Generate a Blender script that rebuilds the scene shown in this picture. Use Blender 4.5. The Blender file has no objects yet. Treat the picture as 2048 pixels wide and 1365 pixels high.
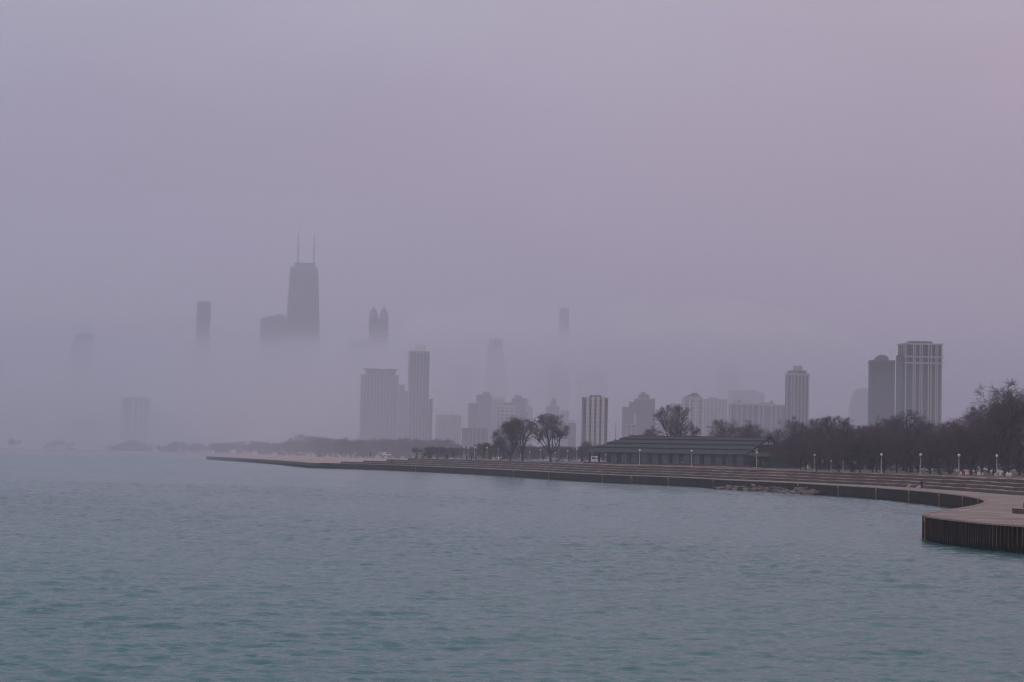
import bpy, bmesh, math, random
import numpy as np
from mathutils import Vector, Matrix
rnd = random.Random(7)
SC = bpy.context.scene
COL = SC.collection
rad = math.radians

# ---------------------------------------------------------------- camera
F = 4180.0            # focal length in pixels of a 2048 wide picture
EYE = 7.1
H0 = 911.0
PITCH = math.atan((H0 - 682.5) / F)
ROLL = rad(1.18)
fw = Vector((0, math.cos(PITCH), math.sin(PITCH)))
r0 = Vector((1, 0, 0)); u0 = Vector((0, -math.sin(PITCH), math.cos(PITCH)))
R_ = r0 * math.cos(ROLL) + u0 * math.sin(ROLL)
U_ = u0 * math.cos(ROLL) - r0 * math.sin(ROLL)
cam = bpy.data.cameras.new('camera'); co = bpy.data.objects.new('camera', cam); COL.objects.link(co)
m3 = Matrix((R_, U_, -fw)).transposed()
co.matrix_world = Matrix.Translation((0, 0, EYE)) @ m3.to_4x4()
cam.sensor_width = 36; cam.lens = 36 * F / 2048
cam.clip_start = 1; cam.clip_end = 40000
SC.camera = co

# ---------------------------------------------------------------- sky, sun, exposure
SUN_EL, SUN_AZ = rad(16), rad(215)
W = bpy.data.worlds.new('World'); SC.world = W; W.use_nodes = True
nt = W.node_tree; nt.nodes.clear()
def wn(t, **k):
    n = nt.nodes.new(t)
    for a, b in k.items(): setattr(n, a, b)
    return n
sky = wn('ShaderNodeTexSky', sky_type='NISHITA', sun_disc=False, sun_elevation=SUN_EL, sun_rotation=SUN_AZ)
sky.air_density = 1.0; sky.dust_density = 4.0
tc = wn('ShaderNodeTexCoord'); sep = wn('ShaderNodeSeparateXYZ'); nt.links.new(tc.outputs['Generated'], sep.inputs[0])
ramp = wn('ShaderNodeValToRGB')     # overcast veil: dim mauve low down, paler overhead
cr = ramp.color_ramp; cr.interpolation = 'EASE'
for i, (p, c) in enumerate([(0.0, (0.312, 0.226, 0.292)), (0.12, (0.368, 0.288, 0.366)), (0.26, (0.435, 0.375, 0.442)), (1.0, (0.50, 0.455, 0.53))]):
    e = cr.elements[i] if i < 2 else cr.elements.new(p)
    e.position = p; e.color = (*c, 1)
nt.links.new(sep.outputs['Z'], ramp.inputs[0])
# broad soft cloud forms
mp = wn('ShaderNodeMapping'); mp.inputs['Scale'].default_value = (2.2, 2.2, 7.0)
nt.links.new(tc.outputs['Generated'], mp.inputs[0])
nz = wn('ShaderNodeTexNoise'); nz.inputs['Scale'].default_value = 2.1; nz.inputs['Detail'].default_value = 3; nz.inputs['Roughness'].default_value = .45
nt.links.new(mp.outputs[0], nz.inputs['Vector'])
mr = wn('ShaderNodeMapRange'); mr.inputs['From Min'].default_value = .3; mr.inputs['From Max'].default_value = .7
mr.inputs['To Min'].default_value = .94; mr.inputs['To Max'].default_value = 1.055
nt.links.new(nz.outputs['Fac'], mr.inputs['Value'])
# bluer to the west-left, pinker to the right
bx_ = wn('ShaderNodeMapRange'); bx_.inputs['From Min'].default_value = -.25; bx_.inputs['From Max'].default_value = .28
nt.links.new(sep.outputs['X'], bx_.inputs['Value'])
tint = wn('ShaderNodeMix', data_type='RGBA'); tint.inputs['A'].default_value = (.88, .985, 1.05, 1); tint.inputs['B'].default_value = (1.0, .992, .99, 1)
nt.links.new(bx_.outputs[0], tint.inputs['Factor'])
mul = wn('ShaderNodeMix', data_type='RGBA', blend_type='MULTIPLY'); mul.inputs['Factor'].default_value = 1
nt.links.new(ramp.outputs[0], mul.inputs['A']); nt.links.new(tint.outputs['Result'], mul.inputs['B'])
vm = wn('ShaderNodeVectorMath', operation='SCALE'); nt.links.new(mul.outputs['Result'], vm.inputs[0]); nt.links.new(mr.outputs[0], vm.inputs['Scale'])
vs = wn('ShaderNodeVectorMath', operation='SCALE'); nt.links.new(vm.outputs[0], vs.inputs[0]); vs.inputs['Scale'].default_value = 13.0
mixs = wn('ShaderNodeMix', data_type='RGBA'); mixs.inputs['Factor'].default_value = .97
nt.links.new(sky.outputs[0], mixs.inputs['A']); nt.links.new(vs.outputs[0], mixs.inputs['B'])
bg = wn('ShaderNodeBackground'); bg.inputs['Strength'].default_value = .1
nt.links.new(mixs.outputs['Result'], bg.inputs[0])
wo = wn('ShaderNodeOutputWorld'); nt.links.new(bg.outputs[0], wo.inputs[0])

sl = bpy.data.lights.new('sun', 'SUN'); sl.energy = .5; sl.angle = rad(25); sl.color = (1, .93, .90)
so = bpy.data.objects.new('sun', sl); COL.objects.link(so)
so.rotation_euler = (math.pi / 2 - SUN_EL, 0, math.pi - SUN_AZ)
SC.view_settings.view_transform = 'Standard'; SC.view_settings.look = 'None'
SC.view_settings.exposure = 0.0; SC.view_settings.gamma = 1
cy = SC.cycles
cy.max_bounces = 6; cy.diffuse_bounces = 2; cy.glossy_bounces = 2; cy.transmission_bounces = 2; cy.volume_bounces = 4
cy.transparent_max_bounces = 8; cy.use_denoising = True; cy.caustics_reflective = False; cy.caustics_refractive = False
cy.use_adaptive_sampling = False; cy.filter_width = 1.2; cy.adaptive_threshold = .01
try: cy.denoiser = 'OPENIMAGEDENOISE'
except Exception: pass

# ---------------------------------------------------------------- picture <-> world measuring
def ray(px, py): return R_ * (px - 1024) + U_ * (682.5 - py) + fw * F
def at(px, py, Y):
    d = ray(px, py); t = Y / d.y
    return Vector((d.x * t, Y, EYE + d.z * t))
def gnd(px, py, z):
    d = ray(px, py); t = (z - EYE) / d.z
    return Vector((d.x * t, d.y * t, z))
def zt(Y): return 4.75 + .35 * min(1, max(0, (Y - 450) / 300))
def tg(px, py):
    z = 4.9
    for _ in range(6): z = zt(gnd(px, py, z).y)
    return ashore(px, py, gnd(px, py, z))
def ashore(px, py, p, need=6.7):
    '''slide a point along its line of sight until it stands on the lawn, clear of the steps'''
    if 'ins' not in globals(): return p
    for _ in range(120):
        q = Vector((p.x, p.y)); i = min(range(0, N, 2), key=lambda j: (ins[j] - q).length_squared)
        if p.y > 895 or (q - ins[i]).dot(inn[i]) >= need: break
        Y = p.y + 3; p = at(px, py, Y); p.z = zt(Y)
    return p
def hor(px): return H0 + (px - 1024) * math.tan(ROLL)
def sm(t): t = max(0, min(1, t)); return t * t * (3 - 2 * t)

# ---------------------------------------------------------------- materials
MATS = {}
def node_mat(name):
    m = bpy.data.materials.new(name); m.use_nodes = True
    t = m.node_tree; b = t.nodes['Principled BSDF']
    return m, t, b
def mat(name, col, rough=.8, var=.25, scale=1.0, bump=0.0, spec=.3, metal=0, stretch=(1, 1, 1), col2=None, detail=5):
    if name in MATS: return MATS[name]
    m, t, b = node_mat(name)
    b.inputs['Roughness'].default_value = rough; b.inputs['Specular IOR Level'].default_value = spec; b.inputs['Metallic'].default_value = metal
    c = t.nodes.new('ShaderNodeTexCoord'); mpn = t.nodes.new('ShaderNodeMapping'); mpn.inputs['Scale'].default_value = stretch
    n = t.nodes.new('ShaderNodeTexNoise'); n.inputs['Scale'].default_value = scale; n.inputs['Detail'].default_value = detail
    t.links.new(c.outputs['Object'], mpn.inputs[0]); t.links.new(mpn.outputs[0], n.inputs['Vector'])
    mx = t.nodes.new('ShaderNodeMix'); mx.data_type = 'RGBA'
    c2 = col2 if col2 else tuple(x * (1 + var) for x in col); c1 = col if col2 else tuple(x * (1 - var) for x in col)
    mx.inputs['A'].default_value = (*c1, 1); mx.inputs['B'].default_value = (*c2, 1)
    mrn = t.nodes.new('ShaderNodeMapRange'); mrn.inputs['From Min'].default_value = .35; mrn.inputs['From Max'].default_value = .65
    t.links.new(n.outputs['Fac'], mrn.inputs['Value']); t.links.new(mrn.outputs[0], mx.inputs['Factor'])
    t.links.new(mx.outputs['Result'], b.inputs['Base Color'])
    if bump:
        bp = t.nodes.new('ShaderNodeBump'); bp.inputs['Strength'].default_value = bump; bp.inputs['Distance'].default_value = .1
        t.links.new(n.outputs['Fac'], bp.inputs['Height']); t.links.new(bp.outputs[0], b.inputs['Normal'])
    MATS[name] = m
    return m
def facade(name, wall, glass, bay=3.0, floor=3.2, pier=.35, band=.35, var=.25):
    """walls with rows of windows: piers every bay, spandrels every floor, panes varying a little"""
    if name in MATS: return MATS[name]
    m, t, b = node_mat(name)
    L = t.links.new
    def M(op, a, bb=None):
        n = t.nodes.new('ShaderNodeMath'); n.operation = op
        for i, v in enumerate((a, bb)):
            if v is None: continue
            if isinstance(v, (int, float)): n.inputs[i].default_value = v
            else: L(v, n.inputs[i])
        return n.outputs[0]
    c = t.nodes.new('ShaderNodeTexCoord'); s = t.nodes.new('ShaderNodeSeparateXYZ'); L(c.outputs['Object'], s.inputs[0])
    h = M('ADD', s.outputs['X'], s.outputs['Y']); hb = M('DIVIDE', M('ADD', h, 1000.3), bay); zf = M('DIVIDE', M('ADD', s.outputs['Z'], .2), floor)
    pm = M('LESS_THAN', M('FRACT', hb), pier); bm_ = M('LESS_THAN', M('FRACT', zf), band)
    mask = M('MAXIMUM', pm, bm_)
    cb = t.nodes.new('ShaderNodeCombineXYZ'); L(M('FLOOR', hb), cb.inputs[0]); L(M('FLOOR', zf), cb.inputs[1])
    wnz = t.nodes.new('ShaderNodeTexWhiteNoise'); L(cb.outputs[0], wnz.inputs['Vector'])
    g = t.nodes.new('ShaderNodeMix'); g.data_type = 'RGBA'
    g.inputs['A'].default_value = (*[x * (1 - var) for x in glass], 1); g.inputs['B'].default_value = (*[x * (1 + var * 1.5) for x in glass], 1)
    L(wnz.outputs['Value'], g.inputs['Factor'])
    nn = t.nodes.new('ShaderNodeTexNoise'); nn.inputs['Scale'].default_value = .08; nn.inputs['Detail'].default_value = 4; L(c.outputs['Object'], nn.inputs['Vector'])
    w2 = t.nodes.new('ShaderNodeMix'); w2.data_type = 'RGBA'
    w2.inputs['A'].default_value = (*[x * .85 for x in wall], 1); w2.inputs['B'].default_value = (*[x * 1.12 for x in wall], 1); L(nn.outputs['Fac'], w2.inputs['Factor'])
    mx = t.nodes.new('ShaderNodeMix'); mx.data_type = 'RGBA'; L(mask, mx.inputs['Factor'])
    L(g.outputs['Result'], mx.inputs['A']); L(w2.outputs['Result'], mx.inputs['B'])
    L(mx.outputs['Result'], b.inputs['Base Color'])
    rr = t.nodes.new('ShaderNodeMapRange'); rr.inputs['To Min'].default_value = .35; rr.inputs['To Max'].default_value = .85; L(mask, rr.inputs['Value']); L(rr.outputs[0], b.inputs['Roughness'])
    b.inputs['Specular IOR Level'].default_value = .3
    MATS[name] = m
    return m

# ---------------------------------------------------------------- mesh helpers
class MB:
    def __init__(s): s.v = []; s.f = []
    def add(s, vs, fs):
        o = len(s.v); s.v += [tuple(p) for p in vs]; s.f += [tuple(i + o for i in f) for f in fs]
    def box(s, c, size, rz=0.0, taper=1.0):
        x, y, z = (k / 2 for k in size); ca, sa = math.cos(rz), math.sin(rz); vs = []
        for dz, k in ((-z, 1), (z, taper)):
            for dx, dy in ((-x, -y), (x, -y), (x, y), (-x, y)):
                dx *= k; dy *= k
                vs.append((c[0] + dx * ca - dy * sa, c[1] + dx * sa + dy * ca, c[2] + dz))
        s.add(vs, [(3, 2, 1, 0), (4, 5, 6, 7), (0, 1, 5, 4), (1, 2, 6, 5), (2, 3, 7, 6), (3, 0, 4, 7)])
    def tube(s, p, q, r, r2=None, n=6, caps=True):
        r2 = r if r2 is None else r2
        p = Vector(p); q = Vector(q); d = (q - p)
        if d.length < 1e-6: return
        d.normalize(); a = d.orthogonal().normalized(); b = d.cross(a)
        vs = [c + (a * math.cos(2 * math.pi * i / n) + b * math.sin(2 * math.pi * i / n)) * rr for c, rr in ((p, r), (q, r2)) for i in range(n)]
        fs = [(i, (i + 1) % n, n + (i + 1) % n, n + i) for i in range(n)]
        if caps: fs += [tuple(range(n - 1, -1, -1)), tuple(range(n, 2 * n))]
        s.add(vs, fs)
    def lathe(s, prof, n=12, c=(0, 0, 0)):
        vs = [(c[0] + r * math.cos(2 * math.pi * i / n), c[1] + r * math.sin(2 * math.pi * i / n), c[2] + z) for r, z in prof for i in range(n)]
        fs = [(k * n + i, k * n + (i + 1) % n, (k + 1) * n + (i + 1) % n, (k + 1) * n + i) for k in range(len(prof) - 1) for i in range(n)]
        fs += [tuple(range(n - 1, -1, -1)), tuple(range((len(prof) - 1) * n, len(prof) * n))]
        s.add(vs, fs)
    def prism(s, poly, z0, z1):
        n = len(poly); vs = [(x, y, z0) for x, y in poly] + [(x, y, z1) for x, y in poly]
        s.add(vs, [tuple(range(n - 1, -1, -1)), tuple(range(n, 2 * n))] + [(i, (i + 1) % n, n + (i + 1) % n, n + i) for i in range(n)])
    def slab(s, poly, n, t):
        """planar polygon (3D pts) given thickness t along vector n"""
        k = len(poly); n = Vector(n) * t; a = [Vector(p) for p in poly]; b = [p + n for p in a]
        s.add(a + b, [tuple(range(k - 1, -1, -1)), tuple(range(k, 2 * k))] + [(i, (i + 1) % k, k + (i + 1) % k, k + i) for i in range(k)])
    def build(s, name, material, parent=None, smooth=False):
        me = bpy.data.meshes.new(name); me.from_pydata(s.v, [], s.f); me.update()
        bm = bmesh.new(); bm.from_mesh(me); bmesh.ops.recalc_face_normals(bm, faces=bm.faces); bm.to_mesh(me); bm.free()
        if material: me.materials.append(material)
        if smooth:
            me.polygons.foreach_set('use_smooth', [True] * len(me.polygons))
        o = bpy.data.objects.new(name, me); COL.objects.link(o)
        if parent: o.parent = parent
        return o
def tag(o, label=None, cat=None, group=None, kind=None):
    if label: o['label'] = label
    if cat: o['category'] = cat
    if group: o['group'] = group
    if kind: o['kind'] = kind
    return o
def empty(name, loc, rz=0.0, label=None, cat=None, group=None):
    o = bpy.data.objects.new(name, None); COL.objects.link(o); o.location = loc; o.rotation_euler = (0, 0, rz)
    o.empty_display_size = .1
    return tag(o, label, cat, group)
def children(o): return [c for c in COL.objects if c.parent == o]
KIDS = {}
def dup(root, loc, rz=0.0, label=None, group=None, sc=None):
    if root.name not in KIDS: KIDS[root.name] = [(k, children(k)) for k in children(root)]
    r = root.copy(); COL.objects.link(r); r.location = loc; r.rotation_euler = (0, 0, rz)
    if sc: r.scale = sc if hasattr(sc, '__len__') else (sc, sc, sc)
    if label: r['label'] = label
    if group: r['group'] = group
    for k, gs in KIDS[root.name]:
        c = k.copy(); COL.objects.link(c); c.parent = r
        for g in gs:
            d = g.copy(); COL.objects.link(d); d.parent = c
    return r
def np_mesh(name, verts, faces, material, smooth=True):
    me = bpy.data.meshes.new(name)
    me.vertices.add(len(verts)); me.vertices.foreach_set('co', verts.astype(np.float32).ravel())
    nf = len(faces); k = faces.shape[1]
    me.loops.add(nf * k); me.loops.foreach_set('vertex_index', faces.astype(np.int32).ravel())
    me.polygons.add(nf); me.polygons.foreach_set('loop_start', np.arange(0, nf * k, k, dtype=np.int32))
    try: me.polygons.foreach_set('loop_total', np.full(nf, k, dtype=np.int32))
    except Exception: pass
    me.update(calc_edges=True)
    if smooth: me.polygons.foreach_set('use_smooth', np.ones(nf, dtype=bool))
    me.materials.append(material)
    o = bpy.data.objects.new(name, me); COL.objects.link(o)
    return o

# shared materials
concrete = mat('promenade_concrete', (.27, .208, .172), .9, scale=.22, col2=(.42, .33, .272), bump=.15, detail=9)
def joints(m, size=5.0, dark=.55, rot=.35):
    t = m.node_tree; b = t.nodes['Principled BSDF']; src = b.inputs['Base Color'].links[0].from_socket
    c = t.nodes.new('ShaderNodeTexCoord'); mp_ = t.nodes.new('ShaderNodeMapping'); mp_.inputs['Rotation'].default_value = (0, 0, rot); br = t.nodes.new('ShaderNodeTexBrick')
    br.inputs['Scale'].default_value = 1; br.inputs['Brick Width'].default_value = size; br.inputs['Row Height'].default_value = size * .8; br.inputs['Mortar Size'].default_value = .05
    br.inputs['Color1'].default_value = (1, 1, 1, 1); br.inputs['Color2'].default_value = (.86, .86, .86, 1); br.inputs['Mortar'].default_value = (dark, dark, dark, 1)
    t.links.new(c.outputs['Object'], mp_.inputs[0]); t.links.new(mp_.outputs[0], br.inputs['Vector'])
    mx = t.nodes.new('ShaderNodeMix'); mx.data_type = 'RGBA'; mx.blend_type = 'MULTIPLY'; mx.inputs['Factor'].default_value = 1
    t.links.new(src, mx.inputs['A']); t.links.new(br.outputs['Color'], mx.inputs['B']); t.links.new(mx.outputs['Result'], b.inputs['Base Color'])
joints(concrete)
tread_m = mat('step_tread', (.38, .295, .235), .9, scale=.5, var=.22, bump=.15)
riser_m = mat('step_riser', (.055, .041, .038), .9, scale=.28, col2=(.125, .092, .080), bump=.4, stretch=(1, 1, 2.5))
old_m = mat('worn_stone', (.13, .095, .085), .95, scale=.6, col2=(.27, .2, .17), bump=.5)
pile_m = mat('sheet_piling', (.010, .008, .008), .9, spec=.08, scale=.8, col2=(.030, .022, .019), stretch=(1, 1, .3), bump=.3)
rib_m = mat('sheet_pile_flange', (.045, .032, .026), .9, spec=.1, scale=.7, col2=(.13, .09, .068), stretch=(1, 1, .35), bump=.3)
def wetband(m, z0=.35):
    t = m.node_tree; b = t.nodes['Principled BSDF']; src = b.inputs['Base Color'].links[0].from_socket
    c = t.nodes.new('ShaderNodeTexCoord'); sp_ = t.nodes.new('ShaderNodeSeparateXYZ'); n = t.nodes.new('ShaderNodeTexNoise'); n.inputs['Scale'].default_value = .9
    t.links.new(c.outputs['Object'], sp_.inputs[0]); t.links.new(c.outputs['Object'], n.inputs['Vector'])
    ad = t.nodes.new('ShaderNodeMath'); ad.operation = 'ADD'; t.links.new(sp_.outputs['Z'], ad.inputs[0]); t.links.new(n.outputs['Fac'], ad.inputs[1])
    r = t.nodes.new('ShaderNodeMapRange'); r.inputs['From Min'].default_value = z0 + .45; r.inputs['From Max'].default_value = z0 + .75; t.links.new(ad.outputs[0], r.inputs['Value'])
    mx = t.nodes.new('ShaderNodeMix'); mx.data_type = 'RGBA'; mx.inputs['A'].default_value = (.010, .016, .012, 1); t.links.new(r.outputs[0], mx.inputs['Factor']); t.links.new(src, mx.inputs['B']); t.links.new(mx.outputs['Result'], b.inputs['Base Color'])
wetband(pile_m); wetband(rib_m)
rust_m = mat('ladder_rust', (.13, .07, .03), .8, scale=3, col2=(.26, .16, .05))
cap_m = mat('cap_concrete', (.28, .22, .19), .9, scale=.5, var=.2)
yellow_m = mat('ladder_yellow', (.38, .24, .04), .6, scale=2, var=.25)
lamp_post_m = mat('lamp_post_concrete', (.36, .32, .29), .8, scale=2, var=.1)
teal_m = mat('verdigris_collar', (.10, .2, .2), .6, scale=3, var=.2)
globe_m = mat('globe_acrylic', (.72, .69, .68), .3, scale=2, var=.04, spec=.5)
grass_m = mat('winter_grass', (.105, .07, .05), .95, scale=.12, col2=(.20, .135, .095), bump=.3, detail=8)
sand_m = mat('beach_sand', (.42, .31, .24), .95, scale=.03, col2=(.50, .38, .30), stretch=(1, 1, 1))
farland_m = mat('park_ground', (.10, .075, .06), .95, scale=.02, col2=(.18, .13, .10))
path_m = mat('path_concrete', (.36, .29, .26), .9, scale=.4, var=.12)
bark_m = mat('bark', (.036, .026, .025), .95, scale=3, var=.3, spec=.1)
twig_m = mat('twigs', (.100, .068, .070), .95, scale=1, var=.3, spec=.05)
twig2_m = mat('twigs_reddish', (.115, .072, .070), .95, scale=1, var=.3, spec=.05)
roof_m = mat('shingle_roof', (.044, .049, .044), .85, scale=1.2, var=.25, stretch=(.4, .4, 4), bump=.3)
roofedge_m = mat('roof_break', (.012, .012, .014), .9, scale=1, var=.2)
brickd_m = mat('dark_brick', (.035, .022, .020), .9, scale=2, var=.3)
frame_m = mat('teal_frames', (.13, .19, .19), .7, scale=2, var=.15)
glass_m = mat('dark_teal_glass', (.05, .085, .09), .25, scale=1, var=.3, spec=.6)
cream_m = mat('cream_panel', (.50, .45, .36), .8, scale=1, var=.1)

# ================================================================ WATER
def make_water():
    rng = np.random.RandomState(3)
    ys = [48.0]
    while ys[-1] < 2700:
        y = ys[-1]; ys.append(y * (1.0020 if y < 420 else 1.0045))
    ys = np.array(ys); xs = np.linspace(-.40, .33, 480)
    X = ys[:, None] * xs[None, :]; Y = np.repeat(ys[:, None], len(xs), 1)
    Z = np.zeros_like(X)
    # wind chop: many short waves running mostly towards the camera, longer ones a little obliquely
    for k in range(70):
        lam = 0.45 * (14.0 ** (k / 69.0))             # 0.45 .. 6.3 m
        th = rng.normal(-.06, .34)
        kx, ky = math.sin(th) * 2 * math.pi / lam, math.cos(th) * 2 * math.pi / lam
        amp = .0098 * lam ** .72 * (.55 + .9 * rng.rand()) * (1.25 if lam < 1.0 else 1.0 if lam < 2.2 else .42)
        ph = rng.rand() * 6.283
        # slow change of strength along and across, so that crests stay short
        l2 = lam * (4 + 6 * rng.rand()); t2 = rng.rand() * 6.283
        env = .55 + .45 * np.sin(2 * math.pi / l2 * (X * math.cos(t2) + Y * math.sin(t2) * .7) + rng.rand() * 6.28)
        q = kx * X + ky * Y + ph
        s = np.sin(q)
        Z += amp * env * (s + .16 * np.cos(2 * q + .9))
    gust = .80 + .22 * np.sin(X * .021 + 1.3 + .8 * np.sin(Y * .013)) * np.sin(Y * .017 + .5) + .15 * np.sin(X * .06 + Y * .045)
    Z *= gust * np.interp(Y, [60, 200, 420, 900, 2700], [.78, .96, 1.0, .75, .45])
    Z = Z + 1.6 * np.clip(Z - .03, 0, None) ** 1.6            # sharper crests
    edge = np.minimum(1, np.minimum(np.abs(xs - xs[0]), np.abs(xs[-1] - xs)) / .01)
    Z *= edge[None, :]
    V = np.stack([X, Y, Z], -1).reshape(-1, 3)
    n = len(xs); i = np.arange(len(ys) - 1)[:, None] * n + np.arange(n - 1)[None, :]
    i = i.ravel(); Fc = np.stack([i, i + 1, i + n + 1, i + n], -1)
    # calm outer sheet, reaching the horizon, a hand below the chop
    b = len(V); far = np.array([(-5000, -1500, -.45), (5000, -1500, -.45), (5000, 8900, -.45), (-5000, 8900, -.45)], float)
    V = np.vstack([V, far]); Fc = np.vstack([Fc, [[b, b + 1, b + 2, b + 3]]])
    m, t, bs = node_mat('lake_water')
    bs.inputs['Base Color'].default_value = (.052, .172, .162, 1)
    bs.inputs['Roughness'].default_value = .12; bs.inputs['IOR'].default_value = 1.333; bs.inputs['Specular IOR Level'].default_value = .5
    c = t.nodes.new('ShaderNodeTexCoord'); prev = None
    for sc_, st, dist in (((1.2, 2.2, 1), .8, .11), ((3.6, 6.5, 3), .7, .05), ((.35, .8, 1), .2, .2)):
        mpn = t.nodes.new('ShaderNodeMapping'); mpn.inputs['Scale'].default_value = sc_
        nn = t.nodes.new('ShaderNodeTexNoise'); nn.inputs['Scale'].default_value = 1.0; nn.inputs['Detail'].default_value = 4
        t.links.new(c.outputs['Object'], mpn.inputs[0]); t.links.new(mpn.outputs[0], nn.inputs['Vector'])
        bp = t.nodes.new('ShaderNodeBump'); bp.inputs['Strength'].default_value = st; bp.inputs['Distance'].default_value = dist
        t.links.new(nn.outputs['Fac'], bp.inputs['Height'])
        if prev: t.links.new(prev.outputs[0], bp.inputs['Normal'])
        prev = bp
    t.links.new(prev.outputs[0], bs.inputs['Normal'])
    o = np_mesh('water', V, Fc, m); tag(o, kind='structure')
    return o
make_water()

# ================================================================ SHORE LINES (world X, Y)
ZP, NR = 2.25, 4                     # promenade height above the water, number of risers
wall_px = [(1014, 939.5), (1180, 948.8), (1384, 955.9), (1460, 961.0), (1560, 964.8), (1660, 970.4), (1760, 976), (1848, 983),
           (1885, 986.6), (1915, 990.0), (1940, 993.4), (1958, 996.8), (1968, 999.8), (1973, 1003), (1969, 1006.6), (1956, 1010.2), (1940, 1013.5),
           (1920, 1017), (1895, 1020.2), (1868, 1023.2), (1853, 1025.6), (1847, 1028), (1849, 1030.8), (1857, 1033.4), (1880, 1037),
           (1908, 1040.0), (1940, 1043.6), (1974, 1047), (2010, 1049.6), (2048, 1052.2)]
wall = [Vector((-80.5, 890, 0)), Vector((-46, 845, 0))] + [Vector(gnd(x, y, ZP)) for x, y in wall_px]
tail = [Vector((54.5, 150, 0)), Vector((72, 120, 0)), Vector((120, 95, 0))]
wall += tail
wall = [Vector((p.x, p.y)) for p in wall]
inner_px = [(1180, 947.9), (1384, 954.5), (1460, 959), (1560, 962.0), (1660, 967.3), (1760, 971.6), (1860, 977.9), (1946, 983.6), (2048, 992.6)]
inner = [Vector((-72, 893)), Vector((-41, 850)), Vector((1.5, 738))] + [Vector(gnd(x, y, ZP)[:2]) for x, y in inner_px] + [Vector((104, 318)), Vector((120, 268)), Vector((140, 200)), Vector((165, 130)), Vector((200, 80))]
def resample(pl, step):
    out = [pl[0].copy()]; acc = 0
    for a, b in zip(pl, pl[1:]):
        L = (b - a).length; t = step - acc
        while t <= L: out.append(a + (b - a) * (t / L)); t += step
        acc = (acc + L) % step if L else acc
    return out
def smooth(pl, n=2):
    for _ in range(n):
        q = [pl[0]]
        for a, b in zip(pl, pl[1:]): q += [a * .75 + b * .25, a * .25 + b * .75]
        pl = q + [pl[-1]]
    return pl
def normals(pl):
    """unit normals pointing inland (to the left of travel from far to near is inland when walking with water on the right)"""
    out = []
    for i in range(len(pl)):
        a = pl[max(0, i - 1)]; b = pl[min(len(pl) - 1, i + 1)]; d = (b - a).normalized(); out.append(Vector((-d.y, d.x)))
    return out
wall = smooth(wall, 2); inner = smooth(inner, 3)
wall_r = resample(wall, .15); inner_r = resample(inner, 2.0)
print('wall', [(round(p.x), round(p.y)) for p in wall[::12]])
print('inner', [(round(p.x), round(p.y)) for p in inner[::6]])

# ---- promenade sheet between wall and inner line
def triangulate(polys, z):
    from mathutils.geometry import tessellate_polygon
    vs = [Vector((p.x, p.y, z)) for p in polys]
    return vs, tessellate_polygon([vs])
ww = resample(wall, 1.2)
poly = [p for p in ww] + [p + n * 0.6 for p, n in reversed(list(zip(inner_r, normals(inner_r))))]
vs, fs = triangulate(poly, ZP - .012)
mb = MB(); mb.add(vs, fs); prom = mb.build('promenade', concrete); tag(prom, kind='structure')

# ---- sheet-pile wall with cap
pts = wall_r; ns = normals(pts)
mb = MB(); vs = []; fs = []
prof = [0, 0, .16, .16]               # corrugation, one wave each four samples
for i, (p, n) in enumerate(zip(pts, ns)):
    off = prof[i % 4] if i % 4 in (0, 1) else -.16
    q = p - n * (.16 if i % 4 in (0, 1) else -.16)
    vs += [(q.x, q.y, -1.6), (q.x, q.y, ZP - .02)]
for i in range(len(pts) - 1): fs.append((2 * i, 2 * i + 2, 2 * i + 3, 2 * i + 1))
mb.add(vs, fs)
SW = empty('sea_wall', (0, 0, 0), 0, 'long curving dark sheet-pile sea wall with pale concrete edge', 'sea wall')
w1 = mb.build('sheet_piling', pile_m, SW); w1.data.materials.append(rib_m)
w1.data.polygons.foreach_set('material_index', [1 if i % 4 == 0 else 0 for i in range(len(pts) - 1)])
mb = MB(); vs = []; fs = []; sub = pts[::6]; sn = ns[::6]
for p, n in zip(sub, sn):
    for off, z in ((-.24, ZP - .10), (-.24, ZP + .03), (.45, ZP + .03), (.45, ZP - .10)):
        q = p + n * off; vs.append((q.x, q.y, z))
for i in range(len(sub) - 1):
    for k in range(3): fs.append((4 * i + k, 4 * i + k + 1, 4 * i + 4 + k + 1, 4 * i + 4 + k))
mb.add(vs, fs); mb.build('concrete_cap', cap_m, SW)

# ---- stepped revetment: risers and treads between the promenade and the park
ins = inner_r; inn = normals(ins)
TREAD = 1.4
RV = empty('stepped_revetment', (0, 0, 0), 0, 'long stone steps rising from the promenade to the park', 'steps')
def step_z(k, Y): return ZP + (zt(Y) - ZP) * k / NR
def line_off(i, off):
    w = (ins[i].y - 700) / 200
    q = ins[i] + inn[i] * off
    return q
N = len(ins)
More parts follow.
